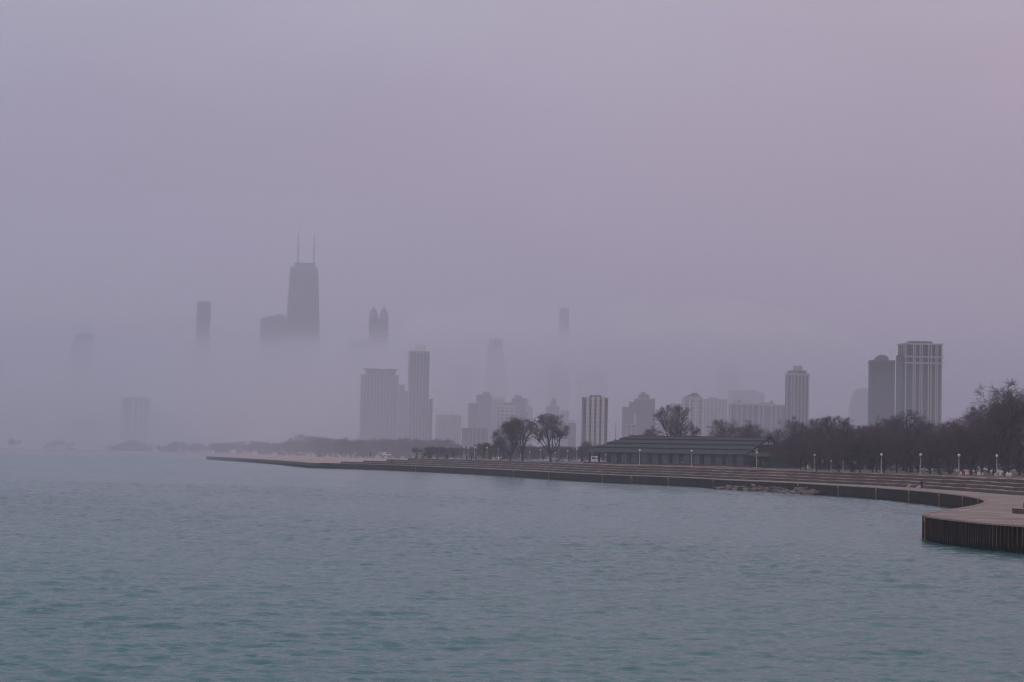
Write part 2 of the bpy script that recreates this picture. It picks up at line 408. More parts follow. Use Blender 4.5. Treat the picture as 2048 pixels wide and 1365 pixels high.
# each run of steps starts a little further on at the far end, as the ends are staggered
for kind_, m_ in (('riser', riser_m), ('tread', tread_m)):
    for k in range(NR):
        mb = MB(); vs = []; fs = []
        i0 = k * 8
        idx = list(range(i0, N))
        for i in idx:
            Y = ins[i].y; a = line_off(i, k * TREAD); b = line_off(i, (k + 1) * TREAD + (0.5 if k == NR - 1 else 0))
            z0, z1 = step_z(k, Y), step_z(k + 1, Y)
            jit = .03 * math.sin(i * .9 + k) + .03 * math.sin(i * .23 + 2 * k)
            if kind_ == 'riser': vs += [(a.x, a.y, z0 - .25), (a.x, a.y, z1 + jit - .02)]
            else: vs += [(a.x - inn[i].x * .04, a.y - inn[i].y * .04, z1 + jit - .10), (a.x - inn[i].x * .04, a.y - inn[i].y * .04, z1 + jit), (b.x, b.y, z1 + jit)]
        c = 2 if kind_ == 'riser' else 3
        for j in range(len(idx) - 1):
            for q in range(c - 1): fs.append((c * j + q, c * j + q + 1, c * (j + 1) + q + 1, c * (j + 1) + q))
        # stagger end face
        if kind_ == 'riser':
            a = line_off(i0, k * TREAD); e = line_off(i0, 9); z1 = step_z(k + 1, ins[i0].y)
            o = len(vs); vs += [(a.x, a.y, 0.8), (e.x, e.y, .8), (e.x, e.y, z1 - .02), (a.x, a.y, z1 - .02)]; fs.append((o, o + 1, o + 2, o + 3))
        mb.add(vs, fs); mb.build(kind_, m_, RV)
# worn slope of broken concrete laid over the steps near the riprap
def strip_between(name, pxa, pxb, m_, z_add, klo, khi, label, cat):
    def ix(px):
        return min(range(N), key=lambda i: abs((1024 + F * ins[i].x / ins[i].y) - px))
    a, b = sorted((ix(pxa), ix(pxb))); mb = MB(); vs = []; fs = []
    for i in range(a, b + 1):
        Y = ins[i].y; t = (i - a) / max(1, b - a); lo = line_off(i, klo * TREAD - .15); hi = line_off(i, khi * TREAD)
        for s_ in range(5):
            q = lo.lerp(hi, s_ / 4); z = step_z(klo, Y) + (step_z(khi, Y) - step_z(klo, Y)) * s_ / 4 + (z_add if 0 < s_ else -.05) + rnd.uniform(-.05, .05)
            vs.append((q.x, q.y, z))
    n = b - a + 1
    for i in range(n - 1):
        for s_ in range(4): fs.append((5 * i + s_, 5 * i + s_ + 1, 5 * i + 5 + s_ + 1, 5 * i + 5 + s_))
    mb.add(vs, fs); o = mb.build(name, m_); tag(o, label, cat)
    return o
strip_between('concrete_slope', 1492, 1562, mat('broken_concrete', (.17, .125, .11), .95, scale=.7, col2=(.27, .205, .18), bump=.4), .16, .6, 4.2, 'broken concrete slope burying the steps above the riprap', 'slope')
for px, nm, lb, ct, wd in ((1848, 'ramp', 'pale ramp on the lowest step beside the walking person', 'ramp', 1.0), (1824, 'stair_block', 'slim pale stair block on the lowest step before the walking person', 'stairs', .5)):
    i = min(range(N), key=lambda i: abs((1024 + F * ins[i].x / ins[i].y) - px)); q = ins[i] - inn[i] * .35; rz = math.atan2(inn[i].y, inn[i].x)
    mb = MB(); mb.slab([(-.5, -wd, 0.0), (.36, -wd, 0.0), (.36, -wd, .53), (.28, -wd, .55)], (0, 1, 0), 2 * wd); o = mb.build(nm, tread_m); o.location = (q.x, q.y, ZP); o.rotation_euler = (0, 0, rz); tag(o, lb, ct)

# ---- park ground behind the steps, from edge line inland
mb = MB(); vs = []; fs = []; edge_i = list(range(4 * 8, N, 2))
for i in edge_i:
    q = line_off(i, NR * TREAD + .3); Y = q.y; z = zt(Y) - .015
    vs += [(q.x, q.y, z), (q.x + 12, q.y + 2, z + .05), (q.x + 60, q.y + 6, z + .1), (q.x + 1600, q.y + 60, z)]
for j in range(len(edge_i) - 1):
    for q in range(3): fs.append((4 * j + q, 4 * j + q + 1, 4 * j + 4 + q + 1, 4 * j + 4 + q))
mb.add(vs, fs); o = mb.build('park_lawn', grass_m); tag(o, kind='structure')
e0 = line_off(edge_i[0], NR * TREAD + .3)
# earth bank that closes the far end of the lawn down to the beach
mb = MB(); vs = [(e0.x - 1, e0.y - 1, zt(900) - .02), (e0.x + 1600, e0.y + 60, zt(900) - .02), (e0.x + 1600, e0.y + 90, 2.7), (e0.x - 6, e0.y + 22, 1.6)]
mb.add(vs, [(0, 1, 2, 3)]); o = mb.build('grass_bank', grass_m); tag(o, kind='structure')

# ---- path along the top of the steps
mb = MB(); vs = []; fs = []
for i in edge_i:
    a = line_off(i, NR * TREAD + 2.2); b = line_off(i, NR * TREAD + 4.4); z = zt(ins[i].y) + .045
    vs += [(a.x, a.y, z), (b.x, b.y, z)]
for j in range(len(edge_i) - 1): fs.append((2 * j, 2 * j + 1, 2 * j + 3, 2 * j + 2))
mb.add(vs, fs); o = mb.build('lakefront_path', path_m); tag(o, kind='structure')

# ---- beach and the land beyond
shore = [Vector(p) for p in [(-74, 900), (-78, 960), (-100, 1050), (-126, 1150), (-160, 1290), (-210, 1480), (-245, 1760), (-285, 2010), (-345, 2190), (-430, 2225), (-516, 2222), (-640, 2230), (-900, 2260), (-1600, 2500)]]
shore = smooth(shore, 2); shn = [-n for n in normals(shore)]
def shpt(i, off): return shore[i] + shn[i] * off
mb = MB(); vs = []; fs = []
prof = [(-14, -1.0), (0, -.05), (8, .7), (30, 1.9), (70, 2.9), (150, 3.2)]
for i in range(len(shore)):
    for off, z in prof:
        q = shpt(i, off); vs.append((q.x, q.y, z + (.15 * math.sin(i * 1.7 + off) if off > 0 else 0)))
K = len(prof)
for i in range(len(shore) - 1):
    for k in range(K - 1): fs.append((K * i + k, K * i + k + 1, K * i + K + k + 1, K * i + K + k))
mb.add(vs, fs); o = mb.build('sand_beach', sand_m, None, True); tag(o, kind='structure')
poly = [shpt(i, 120) for i in range(len(shore))] + [Vector((-2600, 8900)), Vector((4990, 8900)), Vector((4990, 950)), Vector((300, 950))]
vs, fs = triangulate(poly, 2.98)
mb = MB(); mb.add(vs, fs); o = mb.build('ground', farland_m); tag(o, kind='structure')

# ================================================================ BUILDINGS
GZ = 2.9
def wrect(px0, px1, py, Y):
    a = at(px0, py, Y); b = at(px1, py, Y)
    return a.x, b.x, (a.z + b.z) / 2
class Bld:
    """a tower seen between two picture columns, standing on the ground Y metres away; own box front w by depth d, turned by rz"""
    def __init__(s, name, label, cat, px0, px1, py, Y, d, rz=0.0, group=None):
        x0, x1, z = wrect(px0, px1, py, Y)
        s.W = x1 - x0; rz = rad(rz); s.rz = rz
        s.w = max(4, (s.W - d * abs(math.sin(rz))) / math.cos(rz)); s.d = d
        s.h = z - GZ; s.Y = Y
        s.e = empty(name, ((x0 + x1) / 2, Y + d / 2, GZ), rz, label, cat, group)
    def box(s, name, m, x0, x1, y0, y1, z0, z1):
        """fractions of width and depth (-.5 .. .5), heights in metres"""
        mb = MB(); mb.box(((x0 + x1) / 2 * s.w, (y0 + y1) / 2 * s.d, (z0 + z1) / 2), ((x1 - x0) * s.w, (y1 - y0) * s.d, z1 - z0))
        return mb.build(name, m, s.e)
    def mbox(s, name, m, x0, x1, y0, y1, z0, z1):
        mb = MB(); mb.box(((x0 + x1) / 2, (y0 + y1) / 2, (z0 + z1) / 2), (x1 - x0, y1 - y0, z1 - z0)); return mb.build(name, m, s.e)
    def piers(s, n, wd, m, z0=0, z1=None, proud=.5, name='pier', side=True, xs=None):
        z1 = s.h + .4 if z1 is None else z1
        xs = xs if xs is not None else [(-.5 + (i + .5) / n) for i in range(n)]
        for x in xs: s.mbox(name, m, x * s.w - wd / 2, x * s.w + wd / 2, -s.d / 2 - proud, -s.d / 2 + .3, z0, z1)
        if side and abs(s.rz) > .02:
            sx = 1 if s.rz < 0 else -1
            for k in range(max(1, n // 2)):
                y = (-.5 + (k + .5) / max(1, n // 2)) * s.d; X = sx * s.w / 2
                s.mbox(name, m, X - .3, X + proud * sx if sx > 0 else X + .3, y - wd / 2, y + wd / 2, z0, z1) if sx > 0 else s.mbox(name, m, X - proud, X + .3, y - wd / 2, y + wd / 2, z0, z1)
pale = mat('pale_concrete', (.40, .36, .34), .85, scale=.05, var=.12)
palem = mat('white_stone', (.55, .49, .46), .85, scale=.05, var=.08)
greyc = mat('grey_plant_room', (.17, .16, .16), .85, scale=.1, var=.2)
darkc = mat('dark_metal', (.04, .042, .05), .6, scale=.1, var=.2)
whiteb = mat('white_plant_frame', (.70, .64, .55), .7, scale=.3, var=.08)
f_dark = facade('facade_dark_glass', (.07, .07, .08), (.028, .030, .040), 1.6, 3.3, .2, .25)
f_dark2 = facade('facade_dark_window', (.085, .085, .105), (.026, .034, .058), 3.0, 3.1, .35, .35)
f_grey = facade('facade_grey', (.22, .20, .20), (.05, .05, .06), 3.4, 3.0, .45, .40)
f_pale = facade('facade_pale', (.38, .34, .32), (.06, .06, .075), 3.6, 3.0, .42, .35)
f_grid = facade('facade_white_grid', (.50, .45, .43), (.06, .06, .08), 4.2, 3.3, .35, .42)
f_brick = facade('facade_brick', (.13, .085, .08), (.04, .04, .05), 3.0, 3.0, .45, .45)
f_beige = facade('facade_beige', (.34, .27, .25), (.07, .065, .07), 3.3, 3.0, .5, .5)
f_blue = facade('facade_blue_glass', (.07, .09, .12), (.03, .045, .07), 1.5, 3.6, .15, .2)

# --- tall tower beside the park: dark glass between paired white piers, banded top storeys
b = Bld('apartment_tower', 'tallest apartment tower with white vertical piers and banded crown', 'tower', 1806, 1884.5, 688, 1500, 20, 5)
b.box('wall', f_dark2, -.5, .5, -.5, .5, 0, b.h)
xs = [-.47, -.36, -.29, -.245, -.12, -.09, -.045, .11, .17, .26, .31, .375, .44, .49]
b.piers(6, .75, pale, xs=[-.495, -.285, -.235, -.10, -.045, .135, .205, .335, .385, .495], z1=b.h + .2)
for z in (b.h - 14.5, b.h - 10, b.h - .8): b.mbox('cornice', pale, -b.w / 2 - .7, b.w / 2 + .7, -b.d / 2 - .7, b.d / 2 + .3, z, z + 1.2)
b.mbox('plant_room', greyc, -b.w * .3, b.w * .3, -4, 6, b.h + .4, b.h + 2.2)
b.mbox('side_bay', f_dark2, -b.w / 2 - 1.7, -b.w / 2, -b.d * .4, b.d * .45, 0, b.h - 8)
# --- dark tower with stepped crown
b = Bld('apartment_tower', 'dark square tower with low stepped crown beside the tallest tower', 'tower', 1741, 1793.5, 723, 1560, 17, -5)
b.box('wall', f_dark2, -.5, .5, -.5, .5, 0, b.h)
b.piers(9, .45, greyc, proud=.35)
b.mbox('cornice', greyc, -b.w / 2 - .3, b.w / 2 + .3, -b.d / 2 - .6, b.d / 2 + .3, b.h - .6, b.h + .8)
b.box('crown', greyc, -.28, .26, -.3, .4, b.h + .8, b.h + 2.6); b.box('crown', greyc, -.2, .22, -.24, .3, b.h + 2.6, b.h + 4.1)
b.box('plant_room', greyc, -.1, .14, -.2, .2, b.h + 4.1, b.h + 5.1)
# --- round shouldered block behind
b = Bld('apartment_tower', 'faint curved shoulder tower behind the dark stepped tower', 'tower', 1704, 1760, 777, 2500, 22)
mb = MB(); w = b.w; prof = [(-w / 2, 0), (w / 2, 0), (w / 2, b.h), (-w * .2, b.h), (-w * .33, b.h - 3), (-w * .41, b.h - 8), (-w * .46, b.h - 16), (-w / 2, b.h - 24)]
mb.slab([(x, -11, z) for x, z in prof], (0, 1, 0), 22); mb.build('wall', f_grey, b.e)
# --- slim tower with four dark window stripes
b = Bld('apartment_tower', 'slim tower with four dark window stripes and a square plant room', 'tower', 1575, 1618.5, 747, 1650, 15, 20)
b.box('wall', f_dark2, -.5, .5, -.5, .5, 0, b.h)
b.piers(5, .8, pale, xs=[-.49, -.245, 0, .245, .49], z1=b.h - .3)
b.mbox('cornice', pale, -b.w / 2 - .6, b.w / 2 + .6, -b.d / 2 - .6, b.d / 2 + .2, b.h - 1.6, b.h)
b.box('roof_parapet', greyc, -.42, .40, -.4, .4, b.h, b.h + 2.3); b.box('roof_band', darkc, -.2, .16, -.43, -.4, b.h + .3, b.h + 1.3)
b.box('plant_room', pale, -.1, .24, -.2, .3, b.h + 2.3, b.h + 6.2)
# --- white striped slab
b = Bld('apartment_block', 'pale slab block with four bold white vertical stripes', 'apartment block', 1165, 1216, 796, 1420, 9, 5)
b.box('wall', facade('facade_banded_bays', (.24, .22, .23), (.030, .034, .050), 50, 2.9, .01, .22), -.5, .5, -.5, .5, 0, b.h)
b.piers(4, 1.9, palem, xs=[-.325, -.115, .095, .305], z1=b.h + .7, proud=.7, side=False)
b.mbox('floor_band', greyc, -b.w / 2 - .15, b.w / 2 + .15, -b.d / 2 - .2, b.d / 2 + .1, b.h - .5, b.h + .2)
b.box('plant_room', greyc, -.2, .02, -.3, .3, b.h + .2, b.h + 1.9); b.box('plant_room', greyc, .06, .24, -.3, .3, b.h + .2, b.h + 1.9)
# --- brick tower with corner crown, stepped wing
b = Bld('apartment_tower', 'grey tower with ragged crown between the striped block and the pavilion trees', 'tower', 1270, 1310, 797, 1850, 15, 6)
b.box('wall', f_brick, -.5, .5, -.5, .5, 0, b.h)
b.mbox('cornice', pale, -b.w / 2 - .3, b.w / 2 + .3, -b.d / 2 - .4, b.d / 2 + .3, b.h - 1, b.h)
b.box('crown', f_brick, -.3, .2, -.4, .4, b.h, b.h + 3.4); b.box('plant_room', greyc, -.15, .02, -.2, .2, b.h + 3.4, b.h + 5.6); b.box('wing', f_brick, -.78, -.5, -.3, .5, 0, b.h - 3.4); b.box('wing', f_brick, -1.15, -.78, -.2, .5, 0, b.h - 8)
# --- balconied tower with plant room
b = Bld('apartment_tower', 'pale balconied tower with dark rooftop plant room behind the bare tree', 'tower', 1366, 1408, 797, 1750, 13, 0)
b.box('wall', f_pale, -.5, .5, -.5, .5, 0, b.h)
b.piers(4, 1.3, palem, xs=[-.47, -.17, .12, .47], side=False, z1=b.h)
b.box('penthouse', pale, -.42, .42, -.4, .4, b.h, b.h + 1.6); b.box('plant_room', darkc, -.25, .3, -.3, .3, b.h + 1.6, b.h + 3.0); b.box('plant_room', darkc, -.08, .22, -.2, .2, b.h + 3.0, b.h + 4.6)
b = Bld('apartment_block', 'faint grey block joined to the pale balconied tower', 'apartment block', 1409, 1455, 799, 2100, 16, 0)
b.box('wall', f_grey, -.5, .5, -.5, .5, 0, b.h); b.piers(6, .8, pale, side=False); b.box('penthouse', pale, -.3, .1, -.3, .3, b.h, b.h + 2)
b = Bld('apartment_block', 'low faint block at the flank of the pale balconied tower', 'apartment block', 1341, 1366, 808, 2250, 14, 0)
b.box('wall', f_grey, -.5, .5, -.5, .5, 0, b.h); b.mbox('cornice', greyc, -b.w / 2 - .4, b.w / 2 + .4, -b.d / 2 - .4, 2, b.h - .6, b.h + .3)
# --- long twin slab
b = Bld('apartment_block', 'wide slab block with pale parapet and box on its roof', 'apartment block', 1461, 1517, 810, 1850, 14, 0)
b.box('wall', f_dark2, -.5, .5, -.5, .5, 0, b.h); b.piers(6, .9, pale, xs=[-.49, -.26, -.10, .10, .3, .49], side=False, z1=b.h)
b.mbox('parapet', pale, -b.w / 2 - .3, b.w / 2 + .3, -b.d / 2 - .6, b.d / 2 + .3, b.h - .2, b.h + 1.2); b.box('plant_room', pale, -.35, -.05, -.3, .3, b.h + 1.2, b.h + 3.0); b.box('vent_box', greyc, -.22, -.12, -.1, .1, b.h + 3.0, b.h + 4.4)
b = Bld('apartment_block', 'wide slab block with pale parapet touching the slim striped tower', 'apartment block', 1518, 1573, 812, 1840, 14, 0)
b.box('wall', f_dark2, -.5, .5, -.5, .5, 0, b.h); b.piers(6, .9, pale, xs=[-.49, -.34, -.05, .12, .3, .49], side=False, z1=b.h)
b.mbox('parapet', pale, -b.w / 2 - .3, b.w / 2 + .3, -b.d / 2 - .6, b.d / 2 + .3, b.h - .2, b.h + 1.2); b.box('plant_room', pale, -.4, .1, -.3, .3, b.h + 1.2, b.h + 2.8); b.box('vent_box', greyc, -.05, .03, -.1, .1, b.h + 2.8, b.h + 4.6)
b = Bld('office_block', 'very faint broad block rising behind the two slab blocks', 'office block', 1460, 1513, 781, 2650, 18, 0)
b.box('wall', f_grey, -.5, .5, -.5, .5, 0, b.h); b.box('wing', f_grey, .5, .82, -.4, .5, 0, b.h - 3); b.mbox('cornice', greyc, -b.w / 2 - .3, b.w / 2 + .3, -b.d / 2 - .5, 3, b.h - 1, b.h)
b = Bld('apartment_block', 'low grey block in the gap between the slim striped tower and woods', 'apartment block', 1621, 1672, 838, 2100, 14, 0)
b.box('wall', f_grey, -.5, .5, -.5, .5, 0, b.h); b.piers(5, .8, pale, side=False)
# --- wide block with flat hat roof and slender companion
b = Bld('apartment_tower', 'broad ribbed tower block with overhanging flat hat roof', 'tower', 720, 797, 750, 2200, 19, 8)
b.box('wall', f_dark2, -.5, .5, -.5, .5, 0, b.h); b.piers(11, .62, pale, z1=b.h - 1)
b.mbox('cornice', greyc, -b.w / 2 - .6, b.w / 2 + .6, -b.d / 2 - .7, b.d / 2 + .3, b.h - .9, b.h + .2)
b.box('penthouse', f_dark, -.38, .42, -.36, .4, b.h + .2, b.h + 5.4); b.mbox('roof_slab', darkc, -b.w * .45, b.w * .49, -b.d * .5, b.d * .5, b.h + 5.4, b.h + 6.4); b.box('vent_box', darkc, .3, .33, -.1, .1, b.h + 6.4, b.h + 8.2)
b = Bld('apartment_tower', 'slender dark ribbed tower with pale window cleaning frame on top', 'tower', 816.5, 859.5, 704, 2050, 16, 7)
b.box('wall', f_blue, -.5, .5, -.5, .5, 0, b.h); b.piers(7, .6, pale, z1=b.h - 1, xs=[-.49, -.33, -.17, 0, .17, .33, .49])
b.mbox('cornice', pale, -b.w / 2 - .4, b.w / 2 + .4, -b.d / 2 - .7, b.d / 2 + .3, b.h - .8, b.h + .9)
b.box('wing', f_blue, .5, .72, -.3, .5, 0, b.h - 46); b.box('wing', f_grey, -.56, -.5, -.4, .5, 0, b.h - 60)
fr = MB(); z = b.h + .9
for x in (-.12, .3): fr.box((x * b.w, 0, z + 3), (.9, 1.2, 6))
fr.box((.09 * b.w, 0, z + 5.6), (.46 * b.w, 1.0, .8)); fr.box((.09 * b.w, 0, z + 2.6), (.42 * b.w, 2, 4.6)); fr.box((-.24 * b.w, 0, z + 1.2), (.1 * b.w, 3, 2.4))
fr.build('roof_frame', whiteb, b.e)
b = Bld('apartment_block', 'dim dark block squeezed between the hat roofed tower and slender tower', 'apartment block', 797, 815, 782, 2350, 18, 0)
b.box('wall', f_dark2, -.5, .5, -.5, .5, 0, b.h); b.box('wing', f_dark2, -.5, .1, -.5, .5, b.h, b.h + 7)
# --- faint blocks behind in the fog
for px0, px1, py, Y, d, nm, lb, fm in [
    (695, 742, 684, 3350, 26, 'office_tower', 'ghostly dark block just above the hat roofed tower', f_dark2),
    (682, 716, 722, 3300, 24, 'office_tower', 'ghostly stepped block at the shoulder of the hat roofed tower', f_dark2),
    (746, 775, 668, 3500, 26, 'office_tower', 'faint block dissolving below the twin peaked tower', f_dark2),
    (1155, 1214, 741, 3150, 26, 'office_tower', 'barely visible broad tower behind the white striped block', f_dark2),
    (1093, 1140, 735, 2900, 26, 'office_tower', 'barely visible dark tower behind the lone spreading tree', f_dark2),
    (1119, 1139, 618, 4950, 26, 'office_tower', 'barely visible highest slab in the middle of the skyline', f_grey),
    (912, 940, 736, 3100, 20, 'office_tower', 'barely visible slab near the tapering tower', f_dark2),
    (1440, 1480, 741, 3300, 26, 'office_tower', 'barely visible tower above the wide slab blocks', f_dark2),
    (208, 243, 812, 2860, 26, 'apartment_block', 'dim dark block beside the ghostly white striped tower', f_dark2),
    (148, 205, 838, 2750, 26, 'apartment_block', 'low dim block drowned in the fog bank', f_dark2),
    (296, 330, 826, 2740, 26, 'apartment_block', 'dim block on the inland flank of the ghostly striped tower', f_dark2),
    (335, 372, 840, 2760, 26, 'apartment_block', 'dim low block in fog above the beach house', f_dark2)]:
    b = Bld(nm, lb, 'tower' if 'tower' in nm else 'apartment block', px0, px1, py, Y, d, 0); b.box('wall', fm, -.5, .5, -.5, .5, 0, b.h)
    b.mbox('cornice', greyc, -b.w / 2 - .4, b.w / 2 + .4, -b.d / 2 - .6, 2, b.h - 1, b.h + .4); b.box('plant_room', greyc, -.25, .2, -.2, .3, b.h + .4, b.h + 4)
b = Bld('apartment_tower', 'ghostly tower with thin white stripes drowned in fog above the beach house', 'tower', 243, 295, 795, 2640, 18, 0)
b.box('wall', f_dark2, -.5, .5, -.5, .5, 0, b.h); b.piers(4, 2.2, palem, xs=[-.42, -.05, .18, .36], side=False)
# --- tapering towers and mid cluster
b = Bld('office_tower', 'faint tapering stepped tower in the middle of the skyline', 'tower', 969, 1014, 679, 2950, 26, 0)
mb = MB(); w, d, h = b.w, b.d, b.h
for z0, z1, k0, k1 in ((0, h * .45, 1.25, 1.1), (h * .45, h * .86, .98, .74), (h * .86, h, .68, .62)):
    vs = [(sx * w / 2 * k, sy * d / 2 * k, z) for k, z in ((k0, z0), (k1, z1)) for sx, sy in ((-1, -1), (1, -1), (1, 1), (-1, 1))]
    mb.add(vs, [(3, 2, 1, 0), (4, 5, 6, 7), (0, 1, 5, 4), (1, 2, 6, 5), (2, 3, 7, 6), (3, 0, 4, 7)])
mb.build('wall', f_dark2, b.e); b.box('spire', greyc, -.03, .03, -.05, .05, h, h + 6)
b = Bld('apartment_block', 'dark gridded block at the edge of the low mid cluster', 'apartment block', 937, 955, 807, 2150, 14, 0)
b.box('wall', f_brick, -.5, .5, -.5, .5, 0, b.h); b.mbox('cornice', pale, -b.w / 2 - .3, b.w / 2 + .3, -b.d / 2 - .4, 2, b.h - .6, b.h + .3)
b = Bld('apartment_block', 'dark square topped block in the low mid cluster', 'apartment block', 953, 983, 790, 2250, 16, 0)
b.box('wall', f_dark2, -.5, .5, -.5, .5, 0, b.h); b.box('penthouse', greyc, -.1, .4, -.3, .3, b.h, b.h + 3)
b = Bld('apartment_block', 'pale topped block between the dark square block and white gridded block', 'apartment block', 983, 1009, 795, 2300, 16, 0)
b.box('wall', f_beige, -.5, .5, -.5, .5, 0, b.h); b.mbox('parapet', palem, -b.w / 2 - .3, b.w / 2 + .3, -b.d / 2 - .4, 3, b.h - 2.5, b.h + .3)
b = Bld('apartment_block', 'white gridded block directly behind the pair of big bare trees', 'apartment block', 995, 1033, 812, 1950, 13, 0)
b.box('wall', f_grid, -.5, .5, -.5, .5, 0, b.h); b.mbox('parapet', palem, -b.w / 2 - .3, b.w / 2 + .3, -b.d / 2 - .3, 3, b.h - 1.6, b.h + .4); b.box('plant_room', greyc, -.2, .3, -.2, .3, b.h + .4, b.h + 3)
b = Bld('apartment_block', 'dark block with pale corner behind the crowns of the paired trees', 'apartment block', 1023, 1057, 797, 2150, 16, 0)
b.box('wall', f_dark2, -.5, .5, -.5, .5, 0, b.h); b.box('corner_bay', pale, .32, .5, -.53, -.5, b.h - 14, b.h); b.box('plant_room', greyc, -.3, .1, -.2, .3, b.h, b.h + 3)
b = Bld('apartment_block', 'long grey block in the dip beside the paired trees', 'apartment block', 1040, 1066, 816, 2500, 16, 0)
b.box('wall', f_grey, -.5, .5, -.5, .5, 0, b.h); b.box('penthouse', greyc, -.3, .3, -.3, .3, b.h, b.h + 2)
b = Bld('apartment_block', 'long pale low block with two small roof domes', 'apartment block', 872, 922, 831, 2150, 16, 0)
b.box('wall', f_beige, -.5, .5, -.5, .5, 0, b.h); b.piers(5, .7, pale, side=False)
for x in (-.16, .14):
    mb = MB(); mb.lathe([(2.0, 0), (2.0, .8), (1.5, 1.8), (.6, 2.5), (.05, 2.7)], 10, (x * b.w, -b.d * .3, b.h)); mb.build('dome', palem, b.e)
b = Bld('apartment_block', 'low dark block with thin white ribs at the edge of the park trees', 'apartment block', 924, 975, 857, 1750, 12, 0)
b.box('wall', f_dark2, -.5, .5, -.5, .5, 0, b.h); b.piers(6, .5, pale, side=False)
b = Bld('apartment_tower', 'stepped brick tower with small peaked crown behind the lone spreading tree', 'tower', 1092, 1119, 813, 2250, 15, 0)
b.box('wall', f_brick, -.5, .5, -.5, .5, 0, b.h); b.box('crown', f_brick, -.15, .3, -.3, .3, b.h, b.h + 5)
mb = MB(); s_ = b.w * .24; cx = b.w * .075; mb.add([(cx - s_, -s_, b.h + 5), (cx + s_, -s_, b.h + 5), (cx + s_, s_, b.h + 5), (cx - s_, s_, b.h + 5), (cx, 0, b.h + 10)], [(3, 2, 1, 0), (0, 1, 4), (1, 2, 4), (2, 3, 4), (3, 0, 4)]); mb.build('roof', greyc, b.e)
b = Bld('apartment_block', 'pale flat block seen just past the lone spreading tree', 'apartment block', 1121, 1138, 822, 2150, 13, 0)
b.box('wall', f_beige, -.5, .5, -.5, .5, 0, b.h); b.mbox('parapet', pale, -b.w / 2 - .3, b.w / 2 + .3, -b.d / 2 - .3, 3, b.h - 1, b.h + .4)
b = Bld('apartment_block', 'low dark block with pinkish roof house before the white striped block', 'apartment block', 1137, 1152, 846, 1900, 12, 0)
b.box('wall', f_dark2, -.5, .5, -.5, .5, 0, b.h); b.box('plant_room', palem, -.4, .3, -.3, .3, b.h, b.h + 2.2)
b = Bld('apartment_block', 'low pale block in front of the grey ragged crown tower', 'apartment block', 1253, 1272, 848, 1650, 12, 0)
b.box('wall', f_pale, -.5, .5, -.5, .5, 0, b.h); b.box('stair_tower', palem, .32, .5, -.5, .1, b.h, b.h + 8)

# --- great tapering dark skyscraper with two masts
zt_ = at(608, 541, 3800).z
X0 = at(608, 541, 3800).x
e = empty('skyscraper', (X0, 3800, GZ), rad(12), 'tall dark tapering skyscraper with two masts rising out of the fog', 'skyscraper')
H_ = zt_ - GZ; mb = MB()
def lv(k): return (79 + (48.5 - 79) * k) / 2, (50 + (30 - 50) * k) / 2
(a, b2), (c, d2) = lv(0), lv(1)
mb.add([(-a, -b2, 0), (a, -b2, 0), (a, b2, 0), (-a, b2, 0), (-c, -d2, H_), (c, -d2, H_), (c, d2, H_), (-c, d2, H_)], [(3, 2, 1, 0), (4, 5, 6, 7), (0, 1, 5, 4), (1, 2, 6, 5), (2, 3, 7, 6), (3, 0, 4, 7)])
f_hk = facade('facade_black_steel', (.030, .030, .034), (.022, .022, .028), 3.0, 3.6, .2, .3); mb.build('wall', f_hk, e)
for i in range(6):
    k0, k1 = i / 6, (i + 1) / 6
    for s_ in (-1, 1):
        p = Vector((lv(k0)[0] * s_, -lv(k0)[1] - .4, H_ * k0)); q = Vector((-lv(k1)[0] * s_, -lv(k1)[1] - .4, H_ * k1))
        mb = MB(); mb.tube(p, q, .9, n=4); mb.build('cross_brace', darkc, e)
mb = MB(); mb.box((0, 0, H_ + 2.5), (48, 29, 5)); mb.build('pale_crown_band', mat('pale_band', (.16, .16, .18), .7), e)
mb = MB(); mb.box((1.5, 0, H_ + 9), (35, 20, 8)); mb.box((1.5, 0, H_ + 12.4), (38, 22, .8)); mb.box((17, 0, H_ + 7), (1, 14, 4)); mb.build('plant_room', darkc, e)
for x, top in ((-11.5, 458), (17.5, 466)):
    zt2 = at(595, top, 3800).z - GZ; z = H_ + 12
    mb = MB(); mb.tube((x, 0, z), (x, 0, z + 26), 1.3, 1.1, 6); mb.tube((x, 0, z + 26), (x, 0, z + 46), 1.0, .8, 6); mb.tube((x, 0, z + 46), (x, 0, zt2), .6, .35, 5); mb.box((x, 0, z + 26), (4, 4, 2)); mb.build('mast', mat('mast_paint', (.10, .09, .10), .7), e)
# --- block with arcaded top next to it
b = Bld('office_tower', 'flat topped block half sunk in fog against the great skyscraper', 'tower', 519, 572, 637, 3650, 30, 4)
b.box('wall', f_dark, -.5, .5, -.5, .5, 0, b.h); b.box('arcade_band', greyc, -.5, .5, -.505, -.5, b.h - 3, b.h); b.piers(9, 1.2, greyc, z0=b.h - 12, z1=b.h - 3, side=False)
b.box('penthouse', greyc, -.3, .5, -.3, .3, b.h, b.h + 4); b.box('penthouse', greyc, .05, .4, -.2, .2, b.h + 4, b.h + 8)
# --- tall thin rounded tower
b = Bld('office_tower', 'tall thin glass tower standing alone above the fog bank', 'tower', 393.5, 419, 605, 3750, 22, 0)
mb = MB(); w = b.w; h = b.h
mb.slab([(x * w, -11, z) for x, z in [(-.5, 0), (.46, 0), (.46, h - 70), (.5, h - 30), (.5, h - 3), (.46, h), (-.46, h), (-.47, h - 20), (-.5, h - 50)]], (0, 1, 0), 22); mb.build('wall', f_blue, b.e); b.box('fin', pale, -.46, -.42, -.52, -.5, h - 80, h - 1); b.box('roof_crown', darkc, -.46, .44, -.45, .45, h, h + 1.5)
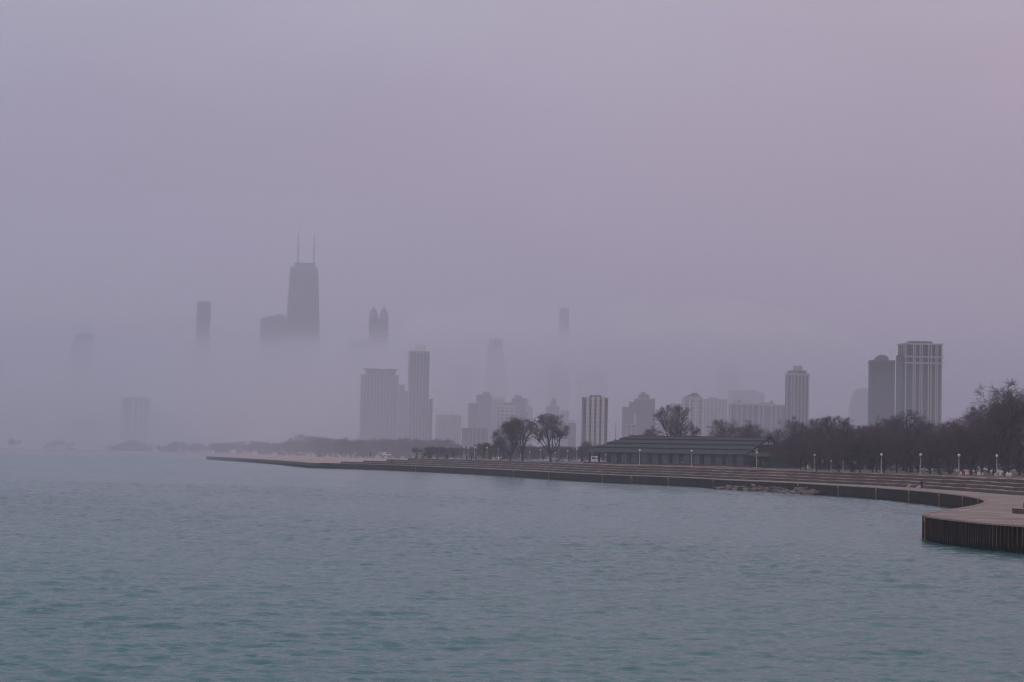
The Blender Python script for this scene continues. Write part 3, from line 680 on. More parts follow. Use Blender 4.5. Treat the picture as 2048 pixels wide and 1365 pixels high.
# --- unfinished tower with cranes
b = Bld('office_tower', 'unfinished wide shouldered tower with cranes dissolving in fog', 'tower', 140, 185, 667, 3550, 26, 0)
mb = MB(); w = b.w; h = b.h
mb.slab([(x * w, -13, z) for x, z in [(-.5, 0), (.5, 0), (.5, h - 38), (.40, h - 2), (.34, h), (-.05, h + 1), (-.06, h - 3), (-.24, h - 3), (-.3, h - 6), (-.5, h - 34)]], (0, 1, 0), 26); mb.build('wall', f_dark2, b.e)
for x, r_ in ((-.2, -1), (.1, 1)):
    mb = MB(); mb.tube((x * w, 0, h), (x * w, 0, h + 10), .5, n=4); mb.tube((x * w, 0, h + 10), (x * w - r_ * -14, 0, h + 9), .35, n=4); mb.tube((x * w, 0, h + 10), (x * w - r_ * 24, 0, h + 10.5), .35, n=4); mb.build('crane', darkc, b.e)
# --- twin lantern tower
b = Bld('office_tower', 'tower top with two small pointed lanterns above the fog', 'tower', 738, 775, 640, 3650, 28, 0)
b.box('wall', f_dark2, -.5, .5, -.5, .5, 0, b.h)
for x in (-.28, .28):
    for y in (-.3, .3):
        mb = MB(); r_ = b.w * .23; mb.lathe([(r_, 0), (r_, 10), (r_ * .86, 13), (r_ * .62, 17), (r_ * .3, 20.5), (.5, 22.5), (.25, 27)], 8, (x * b.w, y * b.d, b.h)); mb.build('lantern', greyc, b.e)

# ================================================================ TREES (bare, late winter)
def grow(seed, form):
    """segments of a bare tree of height 1: (p, q, rp, rq)"""
    r = random.Random(seed); segs = []
    # crown envelope: ellipsoid
    cz, rx, rz_ = form['cz'], form['rx'], form['rz']
    def inside(p, k=1.0): return (p.x / rx) ** 2 + (p.y / rx) ** 2 + ((p.z - cz) / rz_) ** 2 < k
    def branch(p, d, L, rr, lvl, up):
        n = 5 if lvl < 2 else (4 if lvl == 2 else 3 if lvl == 3 else 2)
        step = L / n; pts = [(p, rr)]; dd = d.copy()
        for i in range(n):
            wob = .20 if lvl < 2 else .28
            dd = (dd + Vector((r.gauss(0, wob), r.gauss(0, wob), r.gauss(0, wob * .7) + up))).normalized()
            p2 = p + dd * step; r2 = rr * (1 - .75 * (i + 1) / n)
            segs.append((p, p2, pts[-1][1], r2)); p = p2; pts.append((p, r2))
            if lvl >= 1 and not inside(p, form.get('slack', 1.0) + r.random() * .42): break
        if lvl >= form['lv']: return
        kids = form['kids'][lvl]
        for k in range(kids):
            t = r.uniform(.18 if lvl else .4, 1.0); j = min(len(pts) - 1, max(0, int(t * (len(pts) - 1)) )); j2 = min(len(pts) - 1, j + 1)
            f_ = t * (len(pts) - 1) - j; base = pts[j][0].lerp(pts[j2][0], max(0, min(1, f_)))
            rb = pts[j][1] * .72
            ax = dd.orthogonal().normalized(); ax.rotate(Matrix.Rotation(r.uniform(0, 6.283), 3, dd))
            ang = rad(r.uniform(*form['ang'][lvl])); nd = (dd * math.cos(ang) + ax * math.sin(ang)).normalized()
            branch(base, nd, L * r.uniform(*form['len'][lvl]), max(rb, form['rmin'] * 1.5), lvl + 1, form['up'][lvl + 1])
    # trunk and its main limbs
    tr = form['tr']; p = Vector((0, 0, 0)); lean = Vector((r.gauss(0, .02), r.gauss(0, .02), 1)).normalized()
    q = p + lean * form['th']; segs.append((p - Vector((0, 0, .02)), p + lean * .02, tr * 1.5, tr * 1.05)); segs.append((p + lean * .02, q, tr * 1.05, tr * .9))
    nl = form['limbs']
    for k in range(nl):
        az = k / nl * 6.283 + r.uniform(-.4, .4); el = rad(r.uniform(*form['lang'])) if k else rad(5)
        d = Vector((math.sin(el) * math.cos(az), math.sin(el) * math.sin(az), math.cos(el)))
        start = p.lerp(q, r.uniform(.72, 1.0)) if k else q
        branch(start, d, (1 - form['th']) * r.uniform(*form['llen']), tr * (.62 if k else .8), 0, form['up'][0])
    return segs
def seg_mesh(name, segs, n, m_):
    P = np.array([s[0][:] for s in segs]); Q = np.array([s[1][:] for s in segs]); a = np.array([s[2] for s in segs]); b = np.array([s[3] for s in segs])
    D = Q - P; D /= np.maximum(1e-9, np.linalg.norm(D, axis=1))[:, None]
    ref = np.where(np.abs(D[:, 2:3]) < .9, np.array([[0, 0, 1.0]]), np.array([[1.0, 0, 0]])); A = np.cross(D, ref); A /= np.linalg.norm(A, axis=1)[:, None]; B = np.cross(D, A)
    vs = []
    for C, rr in ((P, a), (Q, b)):
        for i in range(n):
            t = 2 * math.pi * i / n; vs.append(C + (A * math.cos(t) + B * math.sin(t)) * rr[:, None])
    V = np.stack(vs, 1).reshape(-1, 3); k = len(segs); base = np.arange(k)[:, None] * 2 * n; fs = []
    for i in range(n):
        j = (i + 1) % n; fs.append(np.concatenate([base + i, base + j, base + n + j, base + n + i], 1))
    Fc = np.concatenate(fs, 0)
    o = np_mesh(name, V, Fc, m_, True); return o
FORMS = {
    'round': dict(cz=.55, rx=.42, rz=.47, lv=4, kids=[7, 6, 4, 4], ang=[(25, 55), (25, 60), (25, 60), (20, 55)], len=[(.4, .65), (.45, .7), (.45, .7), (.5, .85)], up=[.02, .02, .03, .03, 0], rmin=.00055, tr=.020, th=.14, limbs=8, lang=(12, 76), llen=(.7, 1.0)),
    'vase': dict(cz=.58, rx=.36, rz=.44, lv=4, kids=[7, 6, 4, 4], ang=[(18, 45), (22, 50), (22, 55), (20, 55)], len=[(.4, .65), (.4, .65), (.45, .7), (.5, .85)], up=[.07, .07, .05, .03, 0], rmin=.00062, tr=.020, th=.20, limbs=7, lang=(10, 55), llen=(.75, 1.05)),
    'wide': dict(cz=.53, rx=.58, rz=.49, lv=4, kids=[8, 6, 5, 4], ang=[(22, 50), (22, 55), (25, 60), (20, 55)], len=[(.4, .6), (.4, .65), (.45, .7), (.5, .85)], up=[.03, .03, .03, .03, 0], rmin=.0006, tr=.024, th=.12, limbs=9, lang=(12, 76), llen=(.75, 1.05)),
    'gnarl': dict(cz=.6, rx=.42, rz=.42, lv=4, kids=[5, 5, 4, 4], ang=[(30, 70), (30, 75), (30, 75), (20, 60)], len=[(.4, .65), (.4, .6), (.4, .7), (.5, .8)], up=[.03, .03, .02, .0, 0], rmin=.0009, tr=.028, th=.25, limbs=5, lang=(12, 52), llen=(.7, 1.1)),
    'young': dict(cz=.60, rx=.24, rz=.42, lv=3, kids=[9, 6, 4], ang=[(25, 50), (25, 60), (25, 65)], len=[(.35, .55), (.45, .7), (.5, .8)], up=[.06, .06, .03, 0], rmin=.0016, tr=.018, th=.28, limbs=4, lang=(8, 35), llen=(.8, 1.0)),
    'bush': dict(cz=.50, rx=.62, rz=.54, lv=3, kids=[9, 6, 5], ang=[(25, 60), (25, 60), (25, 65)], len=[(.4, .65), (.45, .7), (.5, .8)], up=[.04, .04, .03, 0], rmin=.0022, tr=.014, th=.05, limbs=9, lang=(10, 78), llen=(.7, 1.0)),
}
PROTO = {}
def tree_proto(key, seed, form, tm=None, thick=1.0):
    segs = grow(seed, FORMS[form]); zmax = max(s[1].z for s in segs)
    rm = FORMS[form]['rmin'] * thick
    segs = [(p / zmax, q / zmax, max(a, rm), max(b, rm * .8)) for p, q, a, b in segs]
    cut = .0034
    thick_ = [s for s in segs if s[2] >= cut]; thin = [s for s in segs if s[2] < cut]
    e = empty('bare_tree', (0, -500, -100))
    t = seg_mesh('trunk', thick_, 6, bark_m); t.parent = e
    c = seg_mesh('crown', thin, 3, tm or twig_m); c.parent = e
    PROTO[key] = (e, t.data, c.data, max(abs(s[1].x) for s in segs))
    print('tree', key, len(thick_), len(thin), round(PROTO[key][3], 2))
    return e
for i, (k, s, f, tm, th) in enumerate([('r1', 11, 'round', None, 1.0), ('r2', 23, 'round', twig2_m, 1.0), ('v1', 5, 'vase', None, 1.0), ('v2', 31, 'vase', twig2_m, 1.0), ('w1', 8, 'wide', None, 1.0), ('g1', 17, 'gnarl', None, 1.0), ('y1', 41, 'young', None, 1.3), ('y2', 47, 'young', twig2_m, 1.3), ('b1', 53, 'bush', None, 1.2), ('b2', 59, 'bush', twig2_m, 1.2)]):
    tree_proto(k, s, f, tm, th)
USED = set()
def tree(key, pxc, pytop, base, label, Y=None, wide=1.0, rz=None, group=None, zb=None):
    """a tree whose crown centre is at column pxc, top at row pytop; base row on the lawn, or Y metres away"""
    e, _, _, hw = PROTO[key]
    if Y is None: p = tg(pxc, base)
    else:
        p = at(pxc, base, Y); p.z = zt(Y) if zb is None else zb
        if zb is None: p = ashore(pxc, base, p)
    h = at(pxc, pytop, p.y).z - p.z
    rz = rnd.uniform(0, 6.28) if rz is None else rz
    if key not in USED:
        USED.add(key); e.location = p; e.rotation_euler = (0, 0, rz); o = e; tag(o, label, 'tree', group)
    else:
        o = dup(e, p, rz, label, None)
        if group: o['group'] = group
        elif 'group' in o: del o['group']
    o['category'] = 'tree'
    h *= 1.05; o.scale = (h * wide, h * wide, h)
    return o
# the named trees
tree('r1', 2014, 764, 952, 'biggest bare tree, towering over the lamps at the end of the woods', 458, 1.32, .5)
tree('g1', 1822, 822, 950, 'gnarled bare tree with a crooked limb standing before the tallest tower', 520, 1.0, 1.0)
tree('v1', 1346, 812, 933, 'tall bare vase shaped tree rising behind the pavilion roof', 730, 1.0, 2.0)
tree('r1', 1303, 853, 933, 'low rounded bare tree peeping over the hipped end of the pavilion roof', 745, 1.0)
tree('r2', 1459, 839, 935, 'dense domed bare tree behind the middle of the pavilion roof', 735, 1.2)
tree('r1', 1500, 842, 935, 'dense domed bare tree behind the roof, beside the gable', 730, 1.2)
tree('r2', 1536, 858, 935, 'smaller domed bare tree directly behind the pavilion gable', 745, 1.2)
tree('r1', 1584, 834, 940, 'big bare round tree standing just past the pavilion gable', 600, 1.0, .3)
tree('v2', 1045, 833, 924, 'bare tree of the close pair by the path, the one with the paler upright crown', 745, 1.3, 1.1)
tree('r1', 1021, 836, 923, 'bare tree of the close pair by the path, the one with the drooping broad crown', 765, 1.0, 2.2)
tree('v1', 1101, 829, 925, 'lone bare tree with wide spreading low limbs beside the siren pole', 725, 1.08, 4.0)
# smaller ones near the pair
for k, x, y, Y, w, lb in [('r2', 1008, 874, 800, 1.0, 'small bushy bare tree tucked under the paired trees'),
                          ('y1', 956, 886, 850, 1.1, 'slim young bare tree nearest the far row of lamps'), ('y2', 966, 885, 840, 1.2, 'young bare tree just before the single near lamp'),
                          ('y1', 981, 885, 820, 1.2, 'young bare tree close behind the single near lamp'), ('y2', 990, 890, 860, 1.0, 'thin young tree between the near lamp and paired trees'),
                          ('y1', 886, 897, 900, .9, 'small thin bare tree beside the green bin and sitter'), ('y2', 907, 902, 890, 1.1, 'little round bare tree alone on the lawn'),
                          ('y2', 833, 895, 900, 1.7, 'small bare tree at the open end of the pergola'), ('y1', 850, 893, 905, .9, 'thin bare tree rising through the pergola'), ('r1', 861, 898, 903, 1.0, 'olive bushy small tree over the pergola'),
                          ('r2', 1180, 882, 830, 1.2, 'bushy bare tree under the white striped block'), ('r1', 1163, 890, 850, 1.1, 'bushy bare tree behind the lamp before the striped block'), ('y2', 1137, 894, 860, 1.6, 'low bare tree behind the lamp past the siren pole'),
                          ('r1', 1204, 896, 800, 1.0, 'low bare tree beside the flagpole'), ('r2', 1243, 893, 800, 1.0, 'low bare tree hidden by the pavilion hip roof'), ('y1', 1122, 896, 900, 1.5, 'thin bare tree behind the siren pole')]:
    tree(k, x, y, 925, lb, Y, w)
# woods behind the lamps
ORD = 'first second third fourth fifth sixth seventh eighth ninth tenth eleventh twelfth thirteenth fourteenth fifteenth sixteenth seventeenth eighteenth nineteenth twentieth twenty-first twenty-second twenty-third'.split()
names = ['reddish', 'dusky', 'slender', 'twiggy', 'thick', 'leaning', 'open crowned', 'tangled', 'short', 'lofty', 'narrow', 'bushy']
back = [('r1', 1625, 850, 640), ('r2', 1650, 838, 600), ('v1', 1672, 834, 560), ('r1', 1694, 848, 620), ('r2', 1716, 852, 660), ('v2', 1738, 846, 600), ('r1', 1758, 846, 640), ('r2', 1782, 838, 600), ('w1', 1808, 834, 580), ('r1', 1848, 848, 600), ('r2', 1872, 846, 640),
        ('v2', 1895, 838, 580), ('g1', 1917, 836, 600), ('r1', 1938, 848, 620), ('r2', 1950, 836, 560), ('v1', 1978, 812, 560), ('r1', 2010, 790, 560), ('w1', 2065, 800, 500), ('r2', 1640, 868, 560), ('r1', 1905, 860, 540), ('r1', 1992, 850, 500), ('r2', 1832, 862, 640), ('r2', 1600, 868, 620)]
for i, (k, x, y, Y) in enumerate(back):
    tree(k, x, y, 940, ORD[sorted(b[1] for b in back).index(x)] + ' tall crown of the tangled woods, counting from the pavilion', Y, 1.12, group='bare trees of the dense woods')
front = [(1598, 886), (1612, 880), (1634, 884), (1655, 876), (1678, 872), (1700, 876), (1722, 870), (1744, 872), (1768, 868), (1790, 874), (1812, 866), (1832, 872), (1857, 866), (1880, 868), (1902, 862), (1925, 864), (1945, 860), (1968, 858), (1990, 862), (2012, 868), (2036, 858)]
for i, (x, y) in enumerate(front):
    tree(('r1', 'r2', 'v2', 'w1')[i % 4], x + rnd.uniform(-4, 4), y, 945, ORD[i] + ' low dark street tree behind the promenade lamps, counting from the pavilion', 475 + rnd.uniform(-12, 50), 1.15 if i % 4 != 3 else .85, group='low trees on the lawn behind the lamps')
for i in range(26):
    tree(('b1', 'b2')[i % 2], 1560 + i * 20 + rnd.uniform(-8, 8), 889 + rnd.uniform(-14, 8), 945, 'dark scrubby thicket filling the woods behind the lamps', 640 + rnd.uniform(-40, 110), 1.5, group='thickets at the back of the woods')
for i in range(34):
    tree(('b2', 'b1')[i % 2], 862 + i * 11.5 + rnd.uniform(-6, 6), 894 + rnd.uniform(-5, 5), 925, 'hazy scrub behind the lawn between the pergola and pavilion', 1080 + rnd.uniform(-70, 120), 1.7, group='scrub behind the lawn')
# trees along the beach, fading in the haze
for i in range(58):
    x = 318 + i * 13.2 + rnd.uniform(-5, 5)
    if x > 1085: break
    yt = {0: 886, 1: 885, 2: 882, 3: 877, 4: 879, 5: 880, 6: 882, 7: 884}[min(7, max(0, int((x - 300) / 100)))] + rnd.uniform(-4, 5)
    if 590 < x < 640: yt -= 3
    if x > 900: yt = 893 + rnd.uniform(-3, 5)
    Y = float(np.interp(x, [300, 429, 431, 560, 700, 1100], [2330, 2330, 2150, 1830, 1520, 1400])) + rnd.uniform(-40, 60)
    tree(('r1', 'b1', 'w1', 'b2')[i % 4], x, yt, 905, 'hazy bare tree in the long belt behind the beach', Y, 1.45, group='hazy trees behind the beach', zb=2.9)
tree('r2', 28, 877, 897, 'small flat topped tree alone at the tip of the far beach', 2330, 1.3, zb=2.9)
for x, y, w in ((105, 880, 1.5), (119, 879, 1.5), (143, 884, 1.5), (92, 889, 2.0), (215, 890, 1.6), (275, 882, 1.2), (290, 884, 1.4), (300, 888, 1.3)):
    tree('r1', x, y, 897, 'hazy small tree on the far beach', 2380, w, group='small trees on the far beach', zb=2.9)
for k in PROTO:
    assert k in USED, k

# ================================================================ STREET LAMPS
LP = empty('street_lamp', (0, 0, 0)); LP['category'] = 'street lamp'
mb = MB(); mb.lathe([(.30, 0), (.30, .12), (.22, .22), (.17, .5), (.15, 1.0), (.125, 3.4), (.12, 3.75)], 8); mb.build('post', lamp_post_m, LP)
mb = MB(); mb.lathe([(.13, 3.75), (.16, 3.8), (.10, 3.95), (.12, 4.12), (.2, 4.2)], 10); mb.build('collar', teal_m, LP)
mb = MB(); mb.lathe([(.10, 4.18), (.22, 4.24), (.30, 4.38), (.325, 4.52), (.30, 4.66), (.2, 4.78), (.06, 4.84)], 14); mb.build('globe', globe_m, LP, True)
first = True
for px, pb, pt, lb, ex in [
    (1993.4, 953.4, 909, 'globe lamp beside the white hatchback under the biggest tree', 0), (1917.6, 951.2, 908, 'globe lamp beside the white estate car and red hydrant', 0),
    (1840.7, 949, 907, 'globe lamp above the person walking on the promenade', 0), (1762.6, 947, 907, 'globe lamp with a yellowish globe among the twigs', 1),
    (1686, 945.5, 907, 'globe lamp with rust banded post beside two strollers', 2), (1628.8, 943.0, 908, 'globe lamp with yellow tag at the end of the dark screen fence', 3),
    (1513, 938.5, 903, 'globe lamp in front of the pavilion gable', 0), (1382.9, 932.9, 900, 'globe lamp with small yellow tag before the middle arched windows', 3),
    (1279, 930.6, 898.7, 'globe lamp before the first arched windows of the pavilion', 0), (1153.3, 926.8, 897, 'globe lamp standing before the white striped block', 0),
    (1040.8, 922.5, 893.8, 'globe lamp in front of the paired bare trees', 0), (973.6, 921.3, 893.8, 'globe lamp alone between young trees and the paired trees', 0),
    (949, 920.4, 893, 'globe lamp nearest the group with the stroller', 0), (936, 920.2, 895, 'globe lamp second in the short far row by the lone lawn tree', 0),
    (927.6, 919.4, 893.4, 'faintest globe lamp, first in the short far row', 0), (1059, 923.6, 903, 'small far globe lamp between the paired and spreading trees', 0),
    (1080.5, 924.0, 898.5, 'globe lamp under the low limbs of the spreading tree', 0), (1109.7, 924.8, 904, 'small globe lamp just past the spreading tree trunk', 0),
    (1134.8, 925.2, 900.5, 'globe lamp between the siren pole and striped block', 0), (996, 921.8, 896.5, 'faint globe lamp half hidden by the drooping tree', 0),
    (1211, 926.8, 908.3, 'small lamp under the overhanging pavilion eave', 0), (1662, 944, 921, 'dim small lamp between the low trees', 0)]:
    p = tg(px, pb)
    if 1200 < px < 1550 and pb > 930: p = at(px, pb, F * 4.65 / (pb - pt)); p.z = zt(p.y); p = ashore(px, pb, p)
    hh = at(px, pt, p.y).z - p.z; k = hh / 4.84
    if first: LP.location = p; LP.scale = (k, k, k); LP['label'] = lb; o = LP; first = False; o['group'] = 'globe street lamps'
    else: o = dup(LP, p, 0, lb, sc=(k, k, k))
    if ex == 3: mb = MB(); mb.box((0, -.17, 2.35), (.42, .06, .5)); mb.build('tag', yellow_m, o)
    if ex == 2:
        for z in (1.9, 2.5, 3.0): mb = MB(); mb.lathe([(.17, z), (.17, z + .18)], 8); mb.build('band', mat('rust', (.2, .09, .05), .9), o)

# ================================================================ PAVILION
PS = 640 / 575; pk = at(1539, 875.9, 640); GR = zt(640); A35 = rad(35)
xa = Vector((math.cos(A35), -math.sin(A35), 0)); L_ = 45.0
org = pk - xa * L_ * PS; PV = empty('pavilion', (org.x, org.y, GR), -A35, 'long low brick pavilion with stepped dark shingle roof and arched teal windows', 'pavilion')
PV.scale = (PS, PS, PS); RZ = (pk.z - GR) / PS    # ridge height
EV = 3.45; HALF = 13.0; xl, xr = -7.5, L_
print('ridge', RZ)
def rz_at(y): return EV + (RZ - EV) * (1 - abs(y) / HALF)
# roof in four tiers, each with a little upstand
ROOF = empty('roof', (0, 0, 0)); 
bands = [(HALF, 9.9), (9.9, 6.4), (6.4, 3.0), (3.0, 0)]
mb = MB(); up = MB()
for k, (o_, i_) in enumerate(bands):
    sink = .0
    za, zb_ = rz_at(o_) + .34 * (k > 0), rz_at(i_) if k < 3 else RZ
    fx = lambda y: xl * (y / HALF) if True else 0
    L0_, L1_ = xl * (o_ / HALF) ** 1.0, xl * (i_ / HALF) ** 1.0
    rx0 = rx1 = L_
    for s_ in (-1, 1):
        mb.slab([(L0_, s_ * o_, za), (rx0, s_ * o_, za), (rx1, s_ * i_, zb_), (L1_, s_ * i_, zb_)], (0, 0, -1), .22)
        if k: up.slab([(L0_, s_ * o_, za - .38), (rx0, s_ * o_, za - .38), (rx0, s_ * o_, za - .01), (L0_, s_ * o_, za - .01)], (0, -s_, 0), .15)
    mb.slab([(L0_, -o_, za), (L0_, o_, za), (L1_, i_, zb_), (L1_, -i_, zb_)], (0, 0, -1), .22) if i_ > 0 else mb.slab([(L0_, -o_, za), (L0_, o_, za), (L1_, 0, zb_)], (0, 0, -1), .22)
    if k: up.slab([(L0_, -o_, za - .38), (L0_, o_, za - .38), (L0_, o_, za - .01), (L0_, -o_, za - .01)], (1, 0, 0), .15)
mb.box((L_ / 2, 0, RZ + .05), (L_, .5, .25)); COL.objects.unlink(ROOF); bpy.data.objects.remove(ROOF)
ROOF = mb.build('roof', roof_m, PV); up.build('roof_upstand', roofedge_m, ROOF)
# skirt roof round the gable end
mb = MB(); sk = 4.0
mb.slab([(L_ - .3, -HALF, EV - .02), (L_ + sk, -HALF - .2, EV - .35), (L_ + sk, HALF + .2, EV - .35), (L_ - .3, HALF, EV + .9), (L_ - .3, -HALF + 2, EV + .9)], (0, 0, -1), .2)
mb.build('skirt_roof', roof_m, PV)
# walls
mb = MB(); mb.box((L_ / 2 - .5, 0, EV / 2 + .1), (L_ - 1, HALF * 2 - 3.4, EV - .1)); mb.build('wall', brickd_m, PV)
mb = MB(); yy = HALF - 1.0
mb.slab([(L_ - .9, -yy, EV - .2), (L_ - .9, yy, EV - .2), (L_ - .9, yy, rz_at(yy) - .25), (L_ - .9, 0, RZ - .3), (L_ - .9, -yy, rz_at(yy) - .25)], (1, 0, 0), .3); GW = mb.build('gable_wall', brickd_m, PV)
mb = MB()
for s_ in (-1, 1):
    mb.slab([(L_, s_ * HALF * 1.02, EV - .25), (L_, 0, RZ - .08), (L_, 0, RZ + .32), (L_, s_ * HALF * 1.02, EV + .12)], (1, 0, 0), .25)
mb.build('barge_board', roofedge_m, PV)
for y, z, w, hgt in [(-1.95, 6.65, 1.05, .85), (-.6, 6.65, 1.15, .85), (1.25, 6.65, 1.15, .85), (2.6, 6.65, 1.05, .85), (-3.2, 6.42, .9, .4), (-.9, 7.5, .7, .35), (1.3, 7.5, .7, .35), (-6.35, 4.85, 1.2, .8), (-7.75, 4.8, 1.1, .7), (-8.85, 4.62, .8, .35)]:
    mb = MB(); mb.box((L_ - .52, y, z), (.10, w, hgt)); mb.build('gable_window', cream_m, PV)

# arched windows along the lake front
fy = -(HALF - 1.7)
for k in range(13):
    x = 1.9 + k * 3.36; w, h0, h1 = 1.02, .25, 2.55
    arc = [(x + w * math.cos(t), h1 + .62 * math.sin(t)) for t in [math.pi * j / 8 for j in range(9)]]
    poly = [(x - w, h0)] + [(x + w, h0)] + arc
    mb = MB(); mb.slab([(a, fy - .02, z) for a, z in poly], (0, -1, 0), .05); wdw = mb.build('arched_window', glass_m, PV)
    mb = MB()
    for dx in (-w, -w * .5, 0, w * .5, w): mb.box((x + dx, fy - .11, 1.5), (.10, .06, 2.5))
    for z in (1.95, 2.5): mb.box((x, fy - .13, z), (2 * w, .06, .08))
    for j in range(8): mb.tube((arc[j][0], fy - .1, arc[j][1]), (arc[j + 1][0], fy - .1, arc[j + 1][1]), .06, n=4)
    for j in (2, 4, 6): mb.tube((x, fy - .1, h1), (arc[j][0], fy - .1, arc[j][1]), .035, n=4)
    if k in (1, 3, 5, 6, 8): mb.box((x, fy - .11, 1.0), (1.0, .05, .1))
    mb.build('frame', frame_m, wdw)
for k in range(14):
    x = .2 + k * 3.36; mb = MB(); mb.box((x, fy - .25, EV / 2), (.9, .5, EV)); mb.build('brick_pier', brickd_m, PV)
for x, y in ((-6.2, -11.5), (-6.2, 0), (-6.2, 11.5), (-3.0, -11.5)):
    mb = MB(); mb.box((x, y, EV / 2), (.45, .45, EV)); mb.build('porch_post', brickd_m, PV)
for x, w in ((L_ + .6, 1.3), (L_ + .6, 1.6)):
    mb = MB(); y = -6.0 if w < 1.5 else -3.2
    mb.box((L_ - .35, y, 1.3), (.08, w, 1.9)); mb.build('side_window', mat('pale_blind', (.30, .24, .21), .8), PV)
mb = MB(); mb.box((L_ / 2 - 2, -(HALF + 1.2), .28), (L_ + 8, 1.3, .56)); o = mb.build('planter_bed', mat('dead_heather', (.06, .03, .03), .95, scale=2, col2=(.13, .055, .05), bump=.6), None)
o.matrix_world = Matrix.Translation((org.x, org.y, GR - .02)) @ Matrix.Rotation(-A35, 4, 'Z') @ Matrix.Scale(PS, 4); tag(o, 'long low reddish planting bed along the foot of the pavilion', 'planting bed')
# terrace paving in front
mb = MB(); mb.box((L_ / 2 - 3, -(HALF + 3.2), .04), (L_ + 10, 2.2, .10)); o = mb.build('pavilion_path', path_m, None)
o.matrix_world = Matrix.Translation((org.x, org.y, GR + .03)) @ Matrix.Rotation(-A35, 4, 'Z'); tag(o, kind='structure')

# ================================================================ SMALL THINGS ON THE SHORE
# yellow ladders down the sheet piling
def shore_at(px, front=None):
    """nearest wall sample to a column; 'front' picks the near bulge instead of the bay behind it"""
    best = None
    for i, p in enumerate(wall_r):
        if p.y < 120: continue
        if front is True and not 120 < p.y < 203: continue
        if front is False and p.y < 292: continue
        d = abs(1024 + F * p.x / p.y - px)
        if best is None or d < best[0]: best = (d, i)
    return best[1]
LD = empty('ladder', (0, 0, 0), 0)
mb = MB()
for s_ in (-.24, .24): mb.box((s_, -.22, .95), (.07, .09, 2.7)); mb.box((s_, .05, 2.27), (.07, .55, .07))
rails = mb.build('side_rail', rust_m, LD)
mb = MB()
for k in range(8): mb.tube((-.24, -.22, -.2 + k * .31), (.24, -.22, -.2 + k * .31), .025, n=4)
mb.build('rung', rust_m, LD)
mb = MB(); mb.box((0, -.28, 1.95), (.66, .04, .42)); mb.build('back_plate', yellow_m, LD)
first = True
for px, fr, lb in [(1859, True, 'yellow ladder on the near bulge of the sea wall'), (1963, False, 'yellow ladder deepest in the bay of the sea wall'), (1932, False, 'yellow ladder second from the deepest curve of the bay'),
                   (1885, False, 'yellow ladder on the bay wall, third from its deepest curve'), (1824, False, 'yellow ladder just below the walking person'), (1759, False, 'bright yellow ladder midway between the person and riprap'),
                   (1683, False, 'yellow ladder first past the riprap'), (1603, False, 'rusty yellow ladder behind the last rocks of the riprap'), (1433, False, 'yellow ladder just before the riprap starts'),
                   (1343, False, 'yellow ladder below the middle of the pavilion'), (1270, False, 'dull ladder below the lamp at the first arched windows'), (1211, False, 'rusty ladder below the pavilion eave tip'),
                   (1104, False, 'faint ladder below the lone spreading tree'), (1034, False, 'faint ladder below the paired trees'), (838, False, 'faintest ladder below the pergola')]:
    i = shore_at(px, fr); p = wall_r[i]; n = normals(wall_r[max(0, i - 4):i + 5])[4]
    rz = math.atan2(n.y, n.x) - math.pi / 2
    if first: LD.location = (p.x, p.y, 0); LD.rotation_euler = (0, 0, rz); LD['label'] = lb; LD['category'] = 'ladder'; LD['group'] = 'ladders on the sea wall'; first = False
    else: dup(LD, (p.x, p.y, 0), rz, lb)

# riprap
rock_m = mat('riprap_stone', (.10, .075, .065), .95, scale=1.2, col2=(.26, .19, .16), bump=.5)
rock_d = mat('riprap_dark', (.05, .038, .035), .95, scale=1.2, col2=(.12, .09, .075), bump=.5)
rocks = []
for k in range(7):
    bm = bmesh.new(); bmesh.ops.create_icosphere(bm, subdivisions=2, radius=1)
    r = random.Random(100 + k); planes = [(Vector((r.gauss(0, 1), r.gauss(0, 1), r.gauss(0, 1))).normalized(), r.uniform(.55, .85)) for _ in range(9)]
    for v in bm.verts:
        for n, d in planes:
            t = v.co.dot(n)
            if t > d: v.co -= n * (t - d)
        v.co += Vector((r.gauss(0, .02), r.gauss(0, .02), r.gauss(0, .02)))
    me = bpy.data.meshes.new('rock'); bm.to_mesh(me); bm.free(); me.materials.append(rock_m if k % 3 else rock_d); rocks.append(me)
tones = ['tan', 'dark', 'grey', 'flat', 'blunt']
for k in range(84):
    px = 1466 + (k / 84) * 188 + rnd.uniform(-2, 2)
    i = shore_at(px, False); n = normals(wall_r[max(0, i - 4):i + 5])[4]; row = rnd.random()
    out = .6 + row * 3.4; p = wall_r[i] - n * out; z = .95 * (1 - row) ** 1.3 + rnd.uniform(-.15, .1) - .05
    me = rocks[k % 7]; o = bpy.data.objects.new('rock', me); COL.objects.link(o); o.location = (p.x, p.y, z)
    s_ = rnd.uniform(.5, .95) * (1.25 if 1600 < px < 1625 else 1); o.scale = (s_ * 1.5, s_ * 1.1, s_ * .62); o.rotation_euler = (rnd.uniform(-.3, .3), rnd.uniform(-.3, .3), rnd.uniform(0, 6.28))
    tag(o, 'rough rock in the heap of riprap at the foot of the sea wall', 'rock', 'rocks of the riprap heap')
